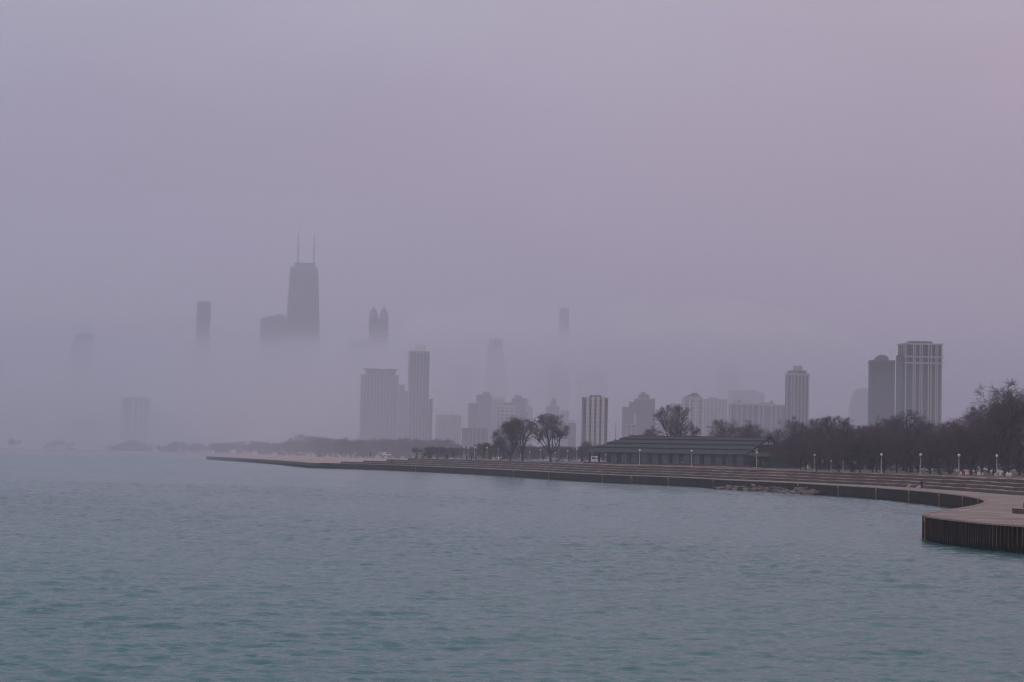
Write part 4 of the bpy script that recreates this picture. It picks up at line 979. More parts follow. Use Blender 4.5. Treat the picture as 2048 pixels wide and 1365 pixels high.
# a few pale standing blocks
for px, z, s_, lb in [(1522, 1.2, (.9, .7, .45), 'pale slab perched on the riprap near its middle'), (1608, 1.0, (.5, .5, .4), 'pale blunt rock on top of the biggest heap of riprap'), (1617, -.05, (1.3, .8, .35), 'pale flat rock lowest at the water at the heap end')]:
    i = shore_at(px, False); n = normals(wall_r[max(0, i - 4):i + 5])[4]; p = wall_r[i] - n * (1.3 if z > .5 else 4.0)
    o = bpy.data.objects.new('rock', rocks[2].copy()); o.data.materials.clear(); o.data.materials.append(mat('dull_pale_stone', (.24, .20, .18), .9, scale=2)); COL.objects.link(o); o.location = (p.x, p.y, z); o.scale = s_; o.rotation_euler = (.2, .25, .6); tag(o, lb, 'rock')

# low pile pier running on from the wall towards the beach
pier_pts = [Vector(p) for p in [(-79.5, 890), (-92, 950), (-108, 1040), (-128, 1135), (-165, 1290), (-207, 1460)]]
PI_ = empty('pile_pier', (0, 0, 0), 0, 'low dark pier on piles running from the sea wall along the beach', 'pier')
pr = resample(smooth(pier_pts, 2), 6); pn = normals(pr)
mb = MB(); vs = []; fs = []
for p, n in zip(pr, pn):
    for off, z in ((-.4, 1.15), (-.4, 2.2), (5, 2.25), (5, 1.15)):
        q = p + n * off; vs.append((q.x, q.y, z - .25))
for i in range(len(pr) - 1):
    for k in range(4): fs.append((4 * i + k, 4 * i + (k + 1) % 4, 4 * i + 4 + (k + 1) % 4, 4 * i + 4 + k))
fs += [(0, 1, 2, 3), tuple(4 * (len(pr) - 1) + k for k in range(4))]
mb.add(vs, fs); mb.build('deck', mat('pier_deck', (.075, .06, .065), .9, scale=.5, var=.2), PI_)
for i in range(1, len(pr), 1):
    if i > 60: break
    p = pr[i]; mb = MB(); mb.tube((p.x, p.y, -1.2), (p.x, p.y, 1.0), .45, n=6); mb.build('pile', pile_m, PI_)
mb = MB(); vs = []; fs = []
for i, (p, n) in enumerate(zip(pr, pn)):
    q = p + n * 4.6; vs += [(q.x, q.y, -1), (q.x, q.y, 1.0)]
for i in range(len(pr) - 1): fs.append((2 * i, 2 * i + 2, 2 * i + 3, 2 * i + 1))
i0 = 6; mb.add(vs[i0 * 2:], [(a - 2 * i0, b_ - 2 * i0, c_ - 2 * i0, d_ - 2 * i0) for a, b_, c_, d_ in fs[i0 * 2:]] if False else fs[:len(vs[i0 * 2:]) // 2 - 1]); mb.build('back_wall', pile_m, PI_)

# row of posts and timber groynes standing in the water before the far beach
post_me = None
post_px = [(22 + k * 11.4) for k in range(36)]
gro = [(5, 10), (115, 13), (221, 16), (290, 18), (352, 22)]
def post_row_y(px): return hor(px) + 10.9 + (px - 0) * .0045
for k, px in enumerate(post_px):
    if any(a - 3 < px < a + w + 3 for a, w in gro) or px > 425: continue
    p = gnd(px, post_row_y(px), -.3)
    if post_me is None:
        mb = MB(); mb.lathe([(.34, -1.0), (.34, 1.55), (.25, 1.75)], 8); o = mb.build('post', mat('timber_post', (.05, .035, .035), .9), None); post_me = o
    else: o = post_me.copy(); COL.objects.link(o)
    o.location = (p.x, p.y, 0); tag(o, 'dark post in the row standing in the water before the far beach', 'post', 'posts in the water off the far beach')
for (a, w), lb in zip(gro, ['dark timber groyne at the very end of the post row', 'dark timber groyne in the water under the small beach trees', 'dark timber groyne before the stepped beach house', 'dark timber groyne just past the beach house', 'longest dark timber groyne before the belt of hazy trees']):
    p = gnd(a, post_row_y(a), 0); q = gnd(a + w, post_row_y(a + w), 0); mb = MB(); n_ = int(w / 1.5)
    mb.tube((p.x, p.y, .75), (q.x, q.y, .75), .55, n=6)
    for k in range(n_ + 1):
        t = p.lerp(q, k / n_); mb.tube((t.x, t.y, -1), (t.x, t.y, 1.7), .3, n=5)
    o = mb.build('groyne', mat('timber_dark', (.045, .03, .032), .9), None); tag(o, lb, 'groyne', 'groynes off the far beach')

# beach house like a beached steamer, kiosks and sheds
def house(name, label, cat, px0, px1, pyt, Y, d, m_, roofm, tiers=1, rh=.8):
    x0, x1, z = wrect(px0, px1, pyt, Y); g = 3.0; e = empty(name, ((x0 + x1) / 2, Y + d / 2, g), 0, label, cat); w = x1 - x0; h = max(2.2, z - g - rh)
    mb = MB(); mb.box((0, 0, h / 2), (w, d, h)); mb.build('wall', m_, e); mb = MB(); mb.box((0, 0, h + rh / 2), (w + 1, d + 1.2, rh), taper=.9); mb.build('roof', roofm, e)
    mb = MB(); mb.box((w * .1, -d / 2 - .05, 1.1), (w * .16, .12, 2.0)); mb.build('door', darkc, e); return e, w, h
e, w, h = house('beach_house', 'stepped beach house shaped like a steamer on the far beach', 'beach house', 222, 300, 893, 2330, 16, f_grey, greyc)
for k, (a, b_, z) in enumerate([(-.38, .34, 2.6), (-.25, .22, 5.0), (-.12, .08, 7.4)]):
    mb = MB(); mb.box(((a + b_) / 2 * w, 0, h + z - .9), ((b_ - a) * w, 11 - k * 2, 2.3)); mb.build('upper_deck', f_grey, e)
mb = MB(); mb.box((.14 * w, -3, h + 6.6), (7.5, 5, .7)); mb.build('awning', palem, e); mb = MB(); mb.tube((-.3 * w, 0, h), (-.3 * w, 0, h + 6), .35, n=6); mb.build('flue', darkc, e)
house('kiosk', 'long low kiosk with thin white roof on the far beach', 'kiosk', 318, 352, 896, 2340, 12, f_grey, palem, rh=.7)
house('shed', 'pale shed between the groynes on the far beach', 'shed', 130, 150, 898.5, 2290, 8, pale, palem, rh=.5)
house('shed', 'pale box shed at the edge of the hazy tree belt', 'shed', 357, 372, 903, 2260, 8, pale, palem, rh=.5)
house('shed', 'square pale building on the sand above the pile pier', 'shed', 561, 571, 904, 1800, 8, pale, palem)
house('shed', 'low pale building on the sand beside the square pale one', 'shed', 597, 607, 908, 1720, 8, pale, palem)
house('kiosk', 'small kiosk with pinkish roof at the sand end', 'kiosk', 667, 675, 908, 1500, 6, pale, cream_m)
house('shed', 'low dark shed on the sand just past the pinkish kiosk', 'shed', 633, 642, 911.5, 1500, 6, greyc, greyc, rh=.4)
# shelter with a white canopy
p = at(741, 917, 960); p.z = zt(960); e = empty('sun_shelter', p, 0, 'small white flat canopy on a red post at the lawn end', 'shelter')
mb = MB(); mb.box((0, 0, 2.5), (1.7, 1.7, .22)); mb.build('canopy', palem, e); mb = MB(); mb.tube((0, 0, 0), (0, 0, 2.4), .24, n=8); mb.build('post', mat('red_paint', (.30, .05, .05), .6), e)
# arched footbridge far behind
mb = MB(); P0 = at(762, 901, 1700); P1 = at(822, 915, 1650)
for k in range(10):
    t0, t1 = k / 10, (k + 1) / 10; f_ = lambda t: Vector((P0.x + (P1.x - P0.x) * t, P0.y, P0.z + (P1.z - P0.z) * t ** 2.1))
    mb.tube(f_(t0), f_(t1), .22, n=4, caps=False)
br = empty('footbridge', (0, 0, 0), 0, 'thin pale arching line of a footbridge behind the pergola', 'footbridge'); mb.build('handrail', palem, br)
mb = MB()
for k in range(10):
    t0, t1 = k / 10, (k + 1) / 10; a = f_(t0); c = f_(t1); mb.tube((a.x, a.y, a.z - 1.4), (c.x, c.y, c.z - 1.4), .5, n=4, caps=False)
mb.tube((P0.x, P0.y, 3), (P0.x, P0.y, P0.z - 1.4), .5); mb.build('deck', greyc, br)

# pergola / play shelter
p = tg(846, 919); YP = p.y; e = empty('pergola', p, .25, 'open timber pergola with crossed gable frame and pale beam', 'pergola')
S_ = YP / F   # metres per picture pixel there
wood_l = mat('pale_timber', (.30, .28, .23), .8, scale=2, var=.15); wood_d = mat('dark_timber', (.06, .045, .04), .9, scale=2)
mb = MB(); mb.box((-1.0, 0, 11.3 * S_), (14 * S_, .3, 1.6 * S_)); mb.build('beam', wood_l, e)
for x in (-12, -1.2, 3.2): mb = MB(); mb.box((x * S_, 0, 6 * S_), (1.1 * S_, .3, 12 * S_)); mb.build('post', wood_d, e)
mb = MB()
for a, c in (((-3.5, 12), (1, 18)), ((1, 18), (5, 13)), ((1, 12), (1, 18)), ((-2, 14.5), (4, 14.5))): mb.tube((a[0] * S_, -.2, a[1] * S_), (c[0] * S_, -.2, c[1] * S_), .13, n=4)
mb.build('gable_frame', wood_l, e)
mb = MB(); mb.slab([(-11 * S_, -.2, 12 * S_), (5 * S_, -.2, 12.5 * S_), (1.5 * S_, -.2, 18 * S_), (-6 * S_, -.2, 15.5 * S_)], (0, 1, 0), 2.5); mb.build('roof', wood_d, e)
for px, w, lb in [(832, 5.5, 'dark planter box at the open end of the pergola'), (845, 5.5, 'dark planter box under the pergola beam'), (859, 9, 'wide dark mound planter beside the pergola'), (875, 3, 'small dark planter box beyond the yellow play frame')]:
    q = tg(px, 920.3); mb = MB(); mb.box((0, 0, .35), (w * S_, .9, .7), taper=.92); mb.box((0, 0, .76), (w * S_ * .9, .8, .15), taper=.7); o = mb.build('planter_box', wood_d, None); o.location = q; tag(o, lb, 'planter', 'planter boxes by the pergola')
q = tg(869, 920); e = empty('play_frame', q, .1, 'yellow climbing frame next to the pergola', 'play frame'); ym = mat('ochre_paint', (.34, .22, .07), .7, scale=1, var=.2)
for x in (-4.5, -1.5, 1.5, 4.5): mb = MB(); mb.box((x * S_, 0, 3.5 * S_), (.7 * S_, .25, (7 if abs(x) > 2 else 11) * S_)); mb.build('post', ym, e)
mb = MB(); mb.box((0, 0, 3 * S_), (9 * S_, .8, .5 * S_)); mb.box((0, 0, 6.2 * S_), (9 * S_, .3, .5 * S_)); mb.build('platform', ym, e)
mb = MB(); mb.slab([(-2.6 * S_, -.5, 8.6 * S_), (2.6 * S_, -.5, 8.6 * S_), (0, -.5, 11 * S_)], (0, 1, 0), 1); mb.build('roof', mat('rust_roof', (.22, .10, .07), .8), e)
q = tg(851, 919.5); mb = MB(); mb.box((0, 0, .35), (4 * S_, .5, .16)); mb.box((0, .22, .75), (4 * S_, .08, .45)); mb.box((-1.6 * S_, 0, .15), (.15, .4, .3)); mb.box((1.6 * S_, 0, .15), (.15, .4, .3)); o = mb.build('bench', ym, None); o.location = q; tag(o, 'yellow bench under the pergola end', 'bench')

# ---------------------------------------------------------------- people
skin_m = mat('skin', (.30, .19, .15), .7, var=.05); hair_m = mat('dark_hair', (.02, .015, .012), .8, var=.2)
def cloth(c): return mat('cloth_%02d%02d%02d' % tuple(int(x * 99) for x in c), c, .9, scale=6, var=.2)
def skinned(name, verts, edges, radii, m_, parent, lv=1):
    me = bpy.data.meshes.new(name); me.from_pydata(verts, edges, []); o = bpy.data.objects.new(name, me); COL.objects.link(o)
    md = o.modifiers.new('s', 'SKIN'); o.modifiers.new('ss', 'SUBSURF').levels = lv; o.modifiers['ss'].render_levels = lv
    for v, r in zip(me.skin_vertices[0].data, radii): v.radius = (r, r) if not hasattr(r, '__len__') else r
    me.skin_vertices[0].data[0].use_root = True
    dg = bpy.context.evaluated_depsgraph_get(); m2 = bpy.data.meshes.new_from_object(o.evaluated_get(dg)); bpy.data.objects.remove(o)
    m2.materials.clear(); m2.materials.append(m_); m2.polygons.foreach_set('use_smooth', [True] * len(m2.polygons))
    o = bpy.data.objects.new(name, m2); COL.objects.link(o); o.parent = parent; return o
def person(loc, rz, label, coat=(.02, .02, .03), legs=(.02, .025, .04), h=1.74, stride=.22, bend=0.0, sit=False, hat=None, arms=.0, group=None):
    e = empty('person', loc, rz, label, 'person', group); e.scale = (h / 1.74,) * 3
    s = stride; hipz = .92 if not sit else .48
    B = lambda x, y, z: (x, y + bend * max(0, z - hipz), z - abs(bend) * .25 * max(0, z - hipz))
    hip = (0, 0, hipz)
    T = hipz - .92
    if sit: lf = [(-.1, -.02, .5), (-.12, -.44, .50), (-.12, -.46, .06), (-.12, -.58, .04)]; rg = [(.1, -.02, .5), (.12, -.44, .50), (.12, -.42, .06), (.12, -.54, .04)]
    else: lf = [(-.09, 0, .86), (-.10, -s * .45, .48), (-.10, -s, .08), (-.10, -s - .14, .04)]; rg = [(.09, 0, .86), (.10, s * .15, .48), (.10, s, .10), (.10, s - .12, .04)]
    chest = B(0, 0, 1.32 + T); neck = B(0, -.01, 1.48 + T); head = B(0, -.03, 1.60 + T); top = B(0, -.03, 1.70 + T)
    la = [B(-.19, 0, 1.40 + T), B(-.25, arms * .3, 1.12 + T), B(-.24, -arms * .4 - .05, .90 + T), B(-.23, -arms * .4 - .08, .80 + T)]
    ra = [B(.19, 0, 1.40 + T), B(.25, -arms * .3, 1.12 + T), B(.24, arms * .2 - .1, .90 + T), B(.23, arms * .2 - .14, .80 + T)]
    V = [hip, B(0, 0, 1.12 + T), chest, neck, head, top] + lf + rg + la + ra
    E = [(0, 1), (1, 2), (2, 3), (3, 4), (4, 5), (0, 6), (6, 7), (7, 8), (8, 9), (0, 10), (10, 11), (11, 12), (12, 13), (2, 14), (14, 15), (15, 16), (16, 17), (2, 18), (18, 19), (19, 20), (20, 21)]
    Rr = [.13, .115, .13, .055, .095, .07] + [.085, .06, .042, .04] * 2 + [.055, .042, .032, .038] * 2
    skinned('body', V, E, Rr, skin_m, e)
    V2 = [B(0, 0, .84 + T if not sit else .5), B(0, 0, 1.12 + T), B(0, 0, 1.34 + T), B(0, -.01, 1.45 + T)] + la[:3] + ra[:3]
    skinned('coat', V2, [(0, 1), (1, 2), (2, 3), (2, 4), (4, 5), (5, 6), (2, 7), (7, 8), (8, 9)], [.19, .16, .18, .075, .08, .065, .055, .08, .065, .055], cloth(coat), e)
    skinned('trousers', [hip] + lf[:3] + rg[:3], [(0, 1), (1, 2), (2, 3), (0, 4), (4, 5), (5, 6)], [.15, .105, .08, .06, .105, .08, .06], cloth(legs), e)
    hd = Vector(head); mb = MB(); mb.lathe([(.02, .13), (.075, .11), (.108, .05), (.112, -.01), (.10, -.07)][::-1], 10, (hd.x, hd.y + .02, hd.z + .03)); mb.build('hat' if hat else 'hair', cloth(hat) if hat else hair_m, e, True)
    mb = MB(); mb.box((hd.x, hd.y - .105, hd.z - .01), (.03, .04, .05)); mb.build('nose', skin_m, e)
    return e
def pg(px, py, z): return gnd(px, py, z)
def stand(px, Y):
    '''the point at column px, Y metres away, resting on promenade, step or lawn'''
    p = at(px, 925, Y); i = min(range(N), key=lambda j: (ins[j] - Vector((p.x, p.y))).length); off = (Vector((p.x, p.y)) - ins[i]).dot(inn[i])
    p.z = ZP if off < 0 else step_z(int(off / TREAD) + 1, Y) if off < NR * TREAD else zt(Y)
    return p
person(pg(1843, 979.3, ZP), 0.5, 'person in dark coat and blue trousers walking alone on the promenade', (.012, .016, .03), (.02, .035, .07), 1.78, .12, arms=.2, hat=(.02, .02, .03))
person(tg(1708, 946.2), 2.6, 'person all in black walking away behind the steps, beside the stroller', (.01, .015, .018), (.01, .012, .016), 1.8, .16)
person(tg(1701, 945.0), .3, 'person in dark teal coat holding a pale bundle near the banded lamp', (.012, .03, .032), (.12, .11, .11), 1.66, .05)
person(tg(1753, 947.3), 2.0, 'dim person in black standing under the trees beside a lamp', (.012, .012, .016), (.012, .012, .016), 1.75, .05)
person(tg(1897, 949.5), 1.2, 'person in black with a pale cap under the woods', (.01, .01, .014), (.012, .012, .016), 1.75, .1, hat=(.22, .18, .13))
person(tg(1514.5, 937.8), 1.4, 'person in dark clothes passing the lamp before the gable', (.012, .014, .022), (.012, .014, .022), 1.78, .2)
person(tg(1364, 932.6), -.6, 'person in pink top walking before the arched windows', (.26, .13, .16), (.02, .02, .03), 1.7, .18)
person(tg(1321.5, 931.4), 2.0, 'dark clothed person at the foot of a brick pier', (.015, .015, .02), (.015, .015, .02), 1.7, .1)
person(tg(1234.5, 929.8), -1.2, 'person in brown coat walking under the pavilion hip', (.05, .035, .03), (.015, .015, .022), 1.75, .18)
person(tg(1525.5, 937.0), 2.9, 'person with pale head near the end of the gable wall', (.16, .12, .10), (.10, .07, .05), 1.7, .08, hat=(.4, .33, .28))
person(tg(943.5, 920.4), 1.5, 'person in dark blue leaning over the bag group beside a lamp', (.015, .03, .085), (.02, .025, .05), 1.75, .12, bend=.25, hat=(.05, .03, .04))
person(tg(896, 919.6), -1.5, 'person in dark red sitting beside the green bin', (.035, .02, .032), (.02, .02, .03), 1.75, .05)
for px, py, z, lb, c in [(938.2, 930.6, 2.9, 'person in green grey coat, one of two standing on the steps', (.03, .045, .04)), (942.9, 930.4, 2.9, 'person in black coat, one of two standing on the steps', (.015, .018, .024))]:
    person(stand(px, 788), .3 if px < 940 else -.4, lb, c, (.015, .02, .03), 1.72, .06)
person(stand(785.5, 858), 1.57, 'person bending over on the lowest step below the lawn', (.015, .03, .03), (.015, .02, .03), 1.75, .10, bend=.7)
person(tg(1925.2, 951.4), .4, 'person in olive brown with pale bag behind the red hydrant post', (.16, .08, .05), (.12, .05, .04), 1.5, .05)
person(tg(2046, 953.3), 1.0, 'person in navy at the very edge of the trees', (.012, .014, .035), (.012, .014, .03), 1.75, .1)
person(tg(2037.5, 952.4), 1.8, 'person in blue top and orange trousers behind the biggest tree', (.04, .07, .20), (.30, .10, .03), 1.7, .1)
person(tg(1902, 950.2), 2.4, 'slim person in teal top beside the capped person', (.03, .10, .11), (.02, .02, .03), 1.7, .1)

# ---------------------------------------------------------------- cars
tyre_m = mat('tyre', (.012, .012, .012), .9, var=.1); carglass = mat('car_glass', (.02, .025, .03), .15, spec=.6, var=.1); rim_m = mat('wheel_rim', (.3, .3, .3), .4, metal=.7, var=.1)
lamp_w = mat('headlamp_lens', (.7, .7, .68), .2, var=.05); lamp_r = mat('tail_lens', (.4, .02, .02), .3, var=.05)
def car(loc, rz, label, paint, kind='saloon', group='parked cars', lit=None):
    e = empty('parked_car', loc, rz, label, 'car', group); P = mat('paint_%02d%02d%02d' % tuple(int(c * 99) for c in paint), paint, .35, spec=.6, var=.04)
    L, Wd = 4.5, 1.8
    if kind == 'van': prof = [(-2.5, .35), (2.55, .35), (2.55, 1.0), (2.3, 1.25), (1.75, 2.05), (1.4, 2.25), (-2.45, 2.25), (-2.5, 1.0)]; gl = [(1.0, 1.35, 1.9, 2.15, 1.95)]
    else: prof = [(-2.2, .35), (2.2, .35), (2.25, .62), (2.05, .82), (1.15, .95), (-1.75 if kind != 'estate' else -2.15, 1.0), (-2.2, .9)]
    mb = MB(); n = len(prof)
    for s_ in (1,):
        vs = [(x, -Wd / 2, z) for x, z in prof] + [(x, Wd / 2, z) for x, z in prof]; mb.add(vs, [tuple(range(n)), tuple(range(2 * n - 1, n - 1, -1))] + [(i, (i + 1) % n, n + (i + 1) % n, n + i) for i in range(n)])
    body = mb.build('body', P, e)
    if kind == 'van': cab = [(2.0, 1.3), (1.62, 2.0), (-.2, 2.0), (-.2, 1.3)]
    elif kind == 'estate': cab = [(1.15, .95), (.45, 1.45), (-1.85, 1.48), (-2.12, 1.0)]
    else: cab = [(1.15, .95), (.45, 1.42), (-.9, 1.45), (-1.6, 1.0)]
    yi = Wd / 2 - .08 if kind != 'van' else Wd / 2 + .02
    vs = [(x, -yi + (.1 if z > 1.2 and kind != 'van' else 0), z) for x, z in cab] + [(x, yi - (.1 if z > 1.2 and kind != 'van' else 0), z) for x, z in cab]; n = 4
    mb = MB(); mb.add(vs, [tuple(range(n)), tuple(range(2 * n - 1, n - 1, -1))] + [(i, (i + 1) % n, n + (i + 1) % n, n + i) for i in range(n)]); mb.build('window', carglass, e)
    if kind != 'van':
        mb = MB(); mb.box(((cab[1][0] + cab[2][0]) / 2, 0, 1.46), (abs(cab[1][0] - cab[2][0]) + .1, Wd - .3, .06)); mb.box((-.2, 0, 1.2), (.1, Wd - .10, .46)); mb.build('roof', P, e)
    else: mb = MB(); mb.slab([(2.36, -.75, 1.3), (2.36, .75, 1.3), (1.86, .7, 2.0), (1.86, -.7, 2.0)], (-.3, 0, -.2), .05); mb.build('windscreen', carglass, e)
    for x in (-1.4, 1.4):
        for y in (-1, 1):
            mb = MB(); mb.tube((x, y * (Wd / 2 - .2), .33), (x, y * (Wd / 2 + .02), .33), .33, n=12); w_ = mb.build('wheel', tyre_m, e)
            mb = MB(); mb.tube((x, y * (Wd / 2 + .01), .33), (x, y * (Wd / 2 + .035), .33), .19, n=8); mb.build('rim', rim_m, w_)
    fx, bx2 = (2.56, -2.51) if kind == 'van' else (2.22, -2.2)
    for y in (-.65, .65):
        mb = MB(); mb.box((fx, y, .72), (.08, .36, .16)); hl = mb.build('headlight', lamp_w, e)
        mb = MB(); mb.box((bx2, y, .78), (.08, .32, .18)); tl = mb.build('tail_light', lamp_r, e)
        if lit:
            m, t, b_ = node_mat('lit_' + lit) if 'lit_' + lit not in MATS else (MATS['lit_' + lit], None, None)
            if b_: b_.inputs['Base Color'].default_value = (.4, .02, .02, 1) if lit == 'red' else (.8, .8, .75, 1); b_.inputs['Emission Color'].default_value = (1, .12, .10, 1) if lit == 'red' else (1, .95, .85, 1); b_.inputs['Emission Strength'].default_value = 6 if lit == 'red' else 8; MATS['lit_' + lit] = m
            o_ = tl if lit == 'red' else hl; o_.data.materials.clear(); o_.data.materials.append(m); o_.scale = (1, 1, 1)
    return e
def cg(px, Y): p = at(px, 940, Y); p.z = zt(Y) + .03; return p
car(cg(1930.5, 545), rad(-28), 'white estate car parked among the trees behind the red hydrant', (.68, .66, .62), 'estate')
car(cg(1998, 540), rad(-20), 'white hatchback parked behind the last lamp', (.72, .70, .68), 'saloon')
car(cg(1847, 560), rad(15), 'silver car with a bright lamp behind the lamp above the walker', (.30, .31, .33), 'saloon', lit='white')
car(cg(1880, 590), rad(0), 'long grey car half hidden by thick trunks', (.14, .15, .18), 'estate')
car(cg(1796, 600), rad(10), 'dark silver car under the gnarled bare tree', (.16, .15, .17), 'saloon')
car(cg(1779, 610), rad(-5), 'grey car nosing out behind a thick trunk', (.22, .21, .22), 'estate')
car(cg(1189.5, 690), rad(-60), 'white van parked facing out by the pavilion eave tip', (.62, .60, .60), 'van')
car(cg(1011, 800), rad(0), 'dark car parked under the drooping tree', (.05, .05, .07), 'saloon')
car(cg(989.5, 1100), rad(88), 'far car with two red tail lights behind the young trees', (.05, .05, .06), 'saloon', lit='red')
car(cg(998.5, 1120), rad(-88), 'far car with pale headlights beside the red tail lights', (.05, .05, .06), 'saloon', lit='white')
car(cg(958, 1050), rad(0), 'faint far pale car behind the young trees', (.30, .26, .26), 'saloon')
car(cg(773, 1250), rad(0), 'far white vehicle on the road behind the lawn end', (.65, .6, .6), 'van')
car(cg(878, 1150), rad(0), 'faint far white van behind the play frame', (.6, .58, .6), 'van')
car(cg(1132, 900), rad(0), 'pale car behind the lamp past the siren pole', (.34, .31, .32), 'saloon')

# ---------------------------------------------------------------- posts, poles, bins, benches, fences
p = tg(1230.5, 927); e = empty('flagpole', p, 0, 'tall grey flagpole flying a flag at half mast beside the pavilion', 'flagpole'); ht = at(1231, 846, p.y).z - p.z
mb = MB(); mb.tube((0, 0, 0), (0, 0, ht), .13, .05, 8); mb.build('pole', mat('weathered_steel', (.10, .11, .11), .5, var=.1), e); mb = MB(); mb.lathe([(.02, -.1), (.1, 0), (.02, .1)], 8, (0, 0, ht + .1)); mb.build('finial', cream_m, e)
z1 = at(1230, 877.5, p.y).z - p.z; sc_ = p.y / F
# limp flag, its stripes hanging in folds; canton darker at the hoist
m, t, bs = node_mat('flag_cloth'); tcn = t.nodes.new('ShaderNodeTexCoord'); sp = t.nodes.new('ShaderNodeSeparateXYZ'); t.links.new(tcn.outputs['UV'], sp.inputs[0])
wv = t.nodes.new('ShaderNodeMath'); wv.operation = 'MULTIPLY'; wv.inputs[1].default_value = 6.5; t.links.new(sp.outputs['Y'], wv.inputs[0]); fr_ = t.nodes.new('ShaderNodeMath'); fr_.operation = 'FRACT'; t.links.new(wv.outputs[0], fr_.inputs[0])
gt = t.nodes.new('ShaderNodeMath'); gt.operation = 'GREATER_THAN'; gt.inputs[1].default_value = .5; t.links.new(fr_.outputs[0], gt.inputs[0])
mx = t.nodes.new('ShaderNodeMix'); mx.data_type = 'RGBA'; mx.inputs['A'].default_value = (.48, .04, .05, 1); mx.inputs['B'].default_value = (.55, .45, .45, 1); t.links.new(gt.outputs[0], mx.inputs['Factor'])
a1 = t.nodes.new('ShaderNodeMath'); a1.operation = 'LESS_THAN'; a1.inputs[1].default_value = .42; t.links.new(sp.outputs['X'], a1.inputs[0]); a2 = t.nodes.new('ShaderNodeMath'); a2.operation = 'GREATER_THAN'; a2.inputs[1].default_value = .46; t.links.new(sp.outputs['Y'], a2.inputs[0])
an = t.nodes.new('ShaderNodeMath'); an.operation = 'MULTIPLY'; t.links.new(a1.outputs[0], an.inputs[0]); t.links.new(a2.outputs[0], an.inputs[1])
mx2 = t.nodes.new('ShaderNodeMix'); mx2.data_type = 'RGBA'; t.links.new(an.outputs[0], mx2.inputs['Factor']); t.links.new(mx.outputs['Result'], mx2.inputs['A']); mx2.inputs['B'].default_value = (.03, .03, .10, 1); t.links.new(mx2.outputs['Result'], bs.inputs['Base Color']); bs.inputs['Roughness'].default_value = .9
nu, nv = 12, 10; vs = []; uv = []
for j in range(nv + 1):
    for i in range(nu + 1):
        u, v = i / nu, j / nv; x = -u * 5.2 * sc_; zz = z1 - (1 - v) * 6.0 * sc_ - u ** 1.2 * 6.5 * sc_
        vs.append((x, .12 * math.sin(u * 9 + v), zz)); uv.append((u, v))
fs = [(j * (nu + 1) + i, j * (nu + 1) + i + 1, (j + 1) * (nu + 1) + i + 1, (j + 1) * (nu + 1) + i) for j in range(nv) for i in range(nu)]
mb = MB(); mb.add(vs, fs); fl = mb.build('flag', m, e, True); ul = fl.data.uv_layers.new(name='UVMap')
for lp in fl.data.loops: ul.data[lp.index].uv = uv[lp.vertex_index]

p = at(1118, 925, 820); p.z = zt(820); e = empty('siren_pole', p, 0, 'tall pole carrying two tiers of dark siren horns', 'pole'); ht = at(1118.5, 860, 820).z - p.z; sc_ = 820 / F
mb = MB(); mb.tube((0, 0, 0), (0, 0, ht), .26, .18, 8); mb.build('pole', mat('weathered_timber', (.13, .11, .10), .9), e)
for z in (ht - 5.5 * sc_, ht - 11 * sc_):
    mb = MB(); mb.tube((-3 * sc_, 0, z + .2), (3 * sc_, 0, z + .2), .12, n=5); mb.build('cross_arm', darkc, e)
    for x in (-3, -1.4, 1.6, 3): mb = MB(); mb.lathe([(.12, -.5), (.55, -.15), (.6, .3), (.2, .5)], 8, (x * sc_, -.3, z)); mb.build('siren_horn', darkc, e)
mb = MB(); mb.box((0, -.3, 20.5 * sc_), (3 * sc_, .4, 1.8 * sc_)); mb.build('sign_plate', mat('green_plate', (.04, .12, .10), .6), e)
p = at(1253, 925, 900); p.z = zt(900); mb = MB(); hh = at(1245, 881, 900).z - p.z
e = empty('floodlight_pole', at(1245, 925, 900), 0, 'short pole with a dark floodlight head beyond the hip roof', 'pole'); e.location.z = zt(900)
mb.tube((0, 0, 0), (0, 0, hh), .16, n=6); mb.build('pole', darkc, e); mb = MB(); mb.box((-.3, 0, hh), (1.2, .7, .8)); mb.build('lamp_head', darkc, e)
# hydrant post
p = tg(1929.3, 953.2); e = empty('hydrant', p, 0, 'bright red hydrant post beside the lamp and white sacks', 'hydrant'); red = mat('red_enamel', (.42, .03, .035), .5)
mb = MB(); mb.lathe([(.14, 0), (.14, .1), (.10, .15), (.10, .95), (.13, 1.0), (.12, 1.08), (.05, 1.16)], 10); mb.build('barrel', red, e); mb = MB(); mb.tube((-.18, 0, .7), (.18, 0, .7), .07, n=8); mb.build('outlet', red, e)
# white sacks
sack = None
for px, py, s_, lb in [(1922, 950.8, 1.1, 'white sack lying beside the lamp and red hydrant'), (1932.5, 951.2, 1.2, 'white sack just past the red hydrant'), (1935.6, 951, 1.0, 'white sack outermost of the hydrant group'), (1957.8, 952, 1.3, 'white sack alone between the trunks of the woods'),
                       (1965.2, 951.6, 1.0, 'small white sack beside a dark trunk'), (1991.5, 953, 1.1, 'white sack half hidden by the last lamp post'), (2000.4, 952.8, 1.1, 'white sack just past the last lamp'), (2015.5, 953.8, 1.4, 'plump white sack at the foot of the biggest tree'), (2020.5, 954, 1.3, 'white sack leaning by the foot of the biggest tree')]:
    mb = MB(); r = random.Random(int(px)); prof = [(.22, 0), (.30, .12), (.31, .3), (.24, .48), (.12, .6), (.05, .66), (.10, .72)]
    mb.lathe([(a * r.uniform(.9, 1.1), z) for a, z in prof], 9); o = mb.build('sack', mat('white_sack', (.62, .56, .54), .8, scale=3, var=.1), None, True); q = tg(px, py); o.location = q; o.scale = (s_, s_, s_ * 1.05); o.rotation_euler = (r.uniform(-.1, .1), r.uniform(-.15, .15), r.uniform(0, 3)); tag(o, lb, 'sack', 'white sacks along the lamp row')
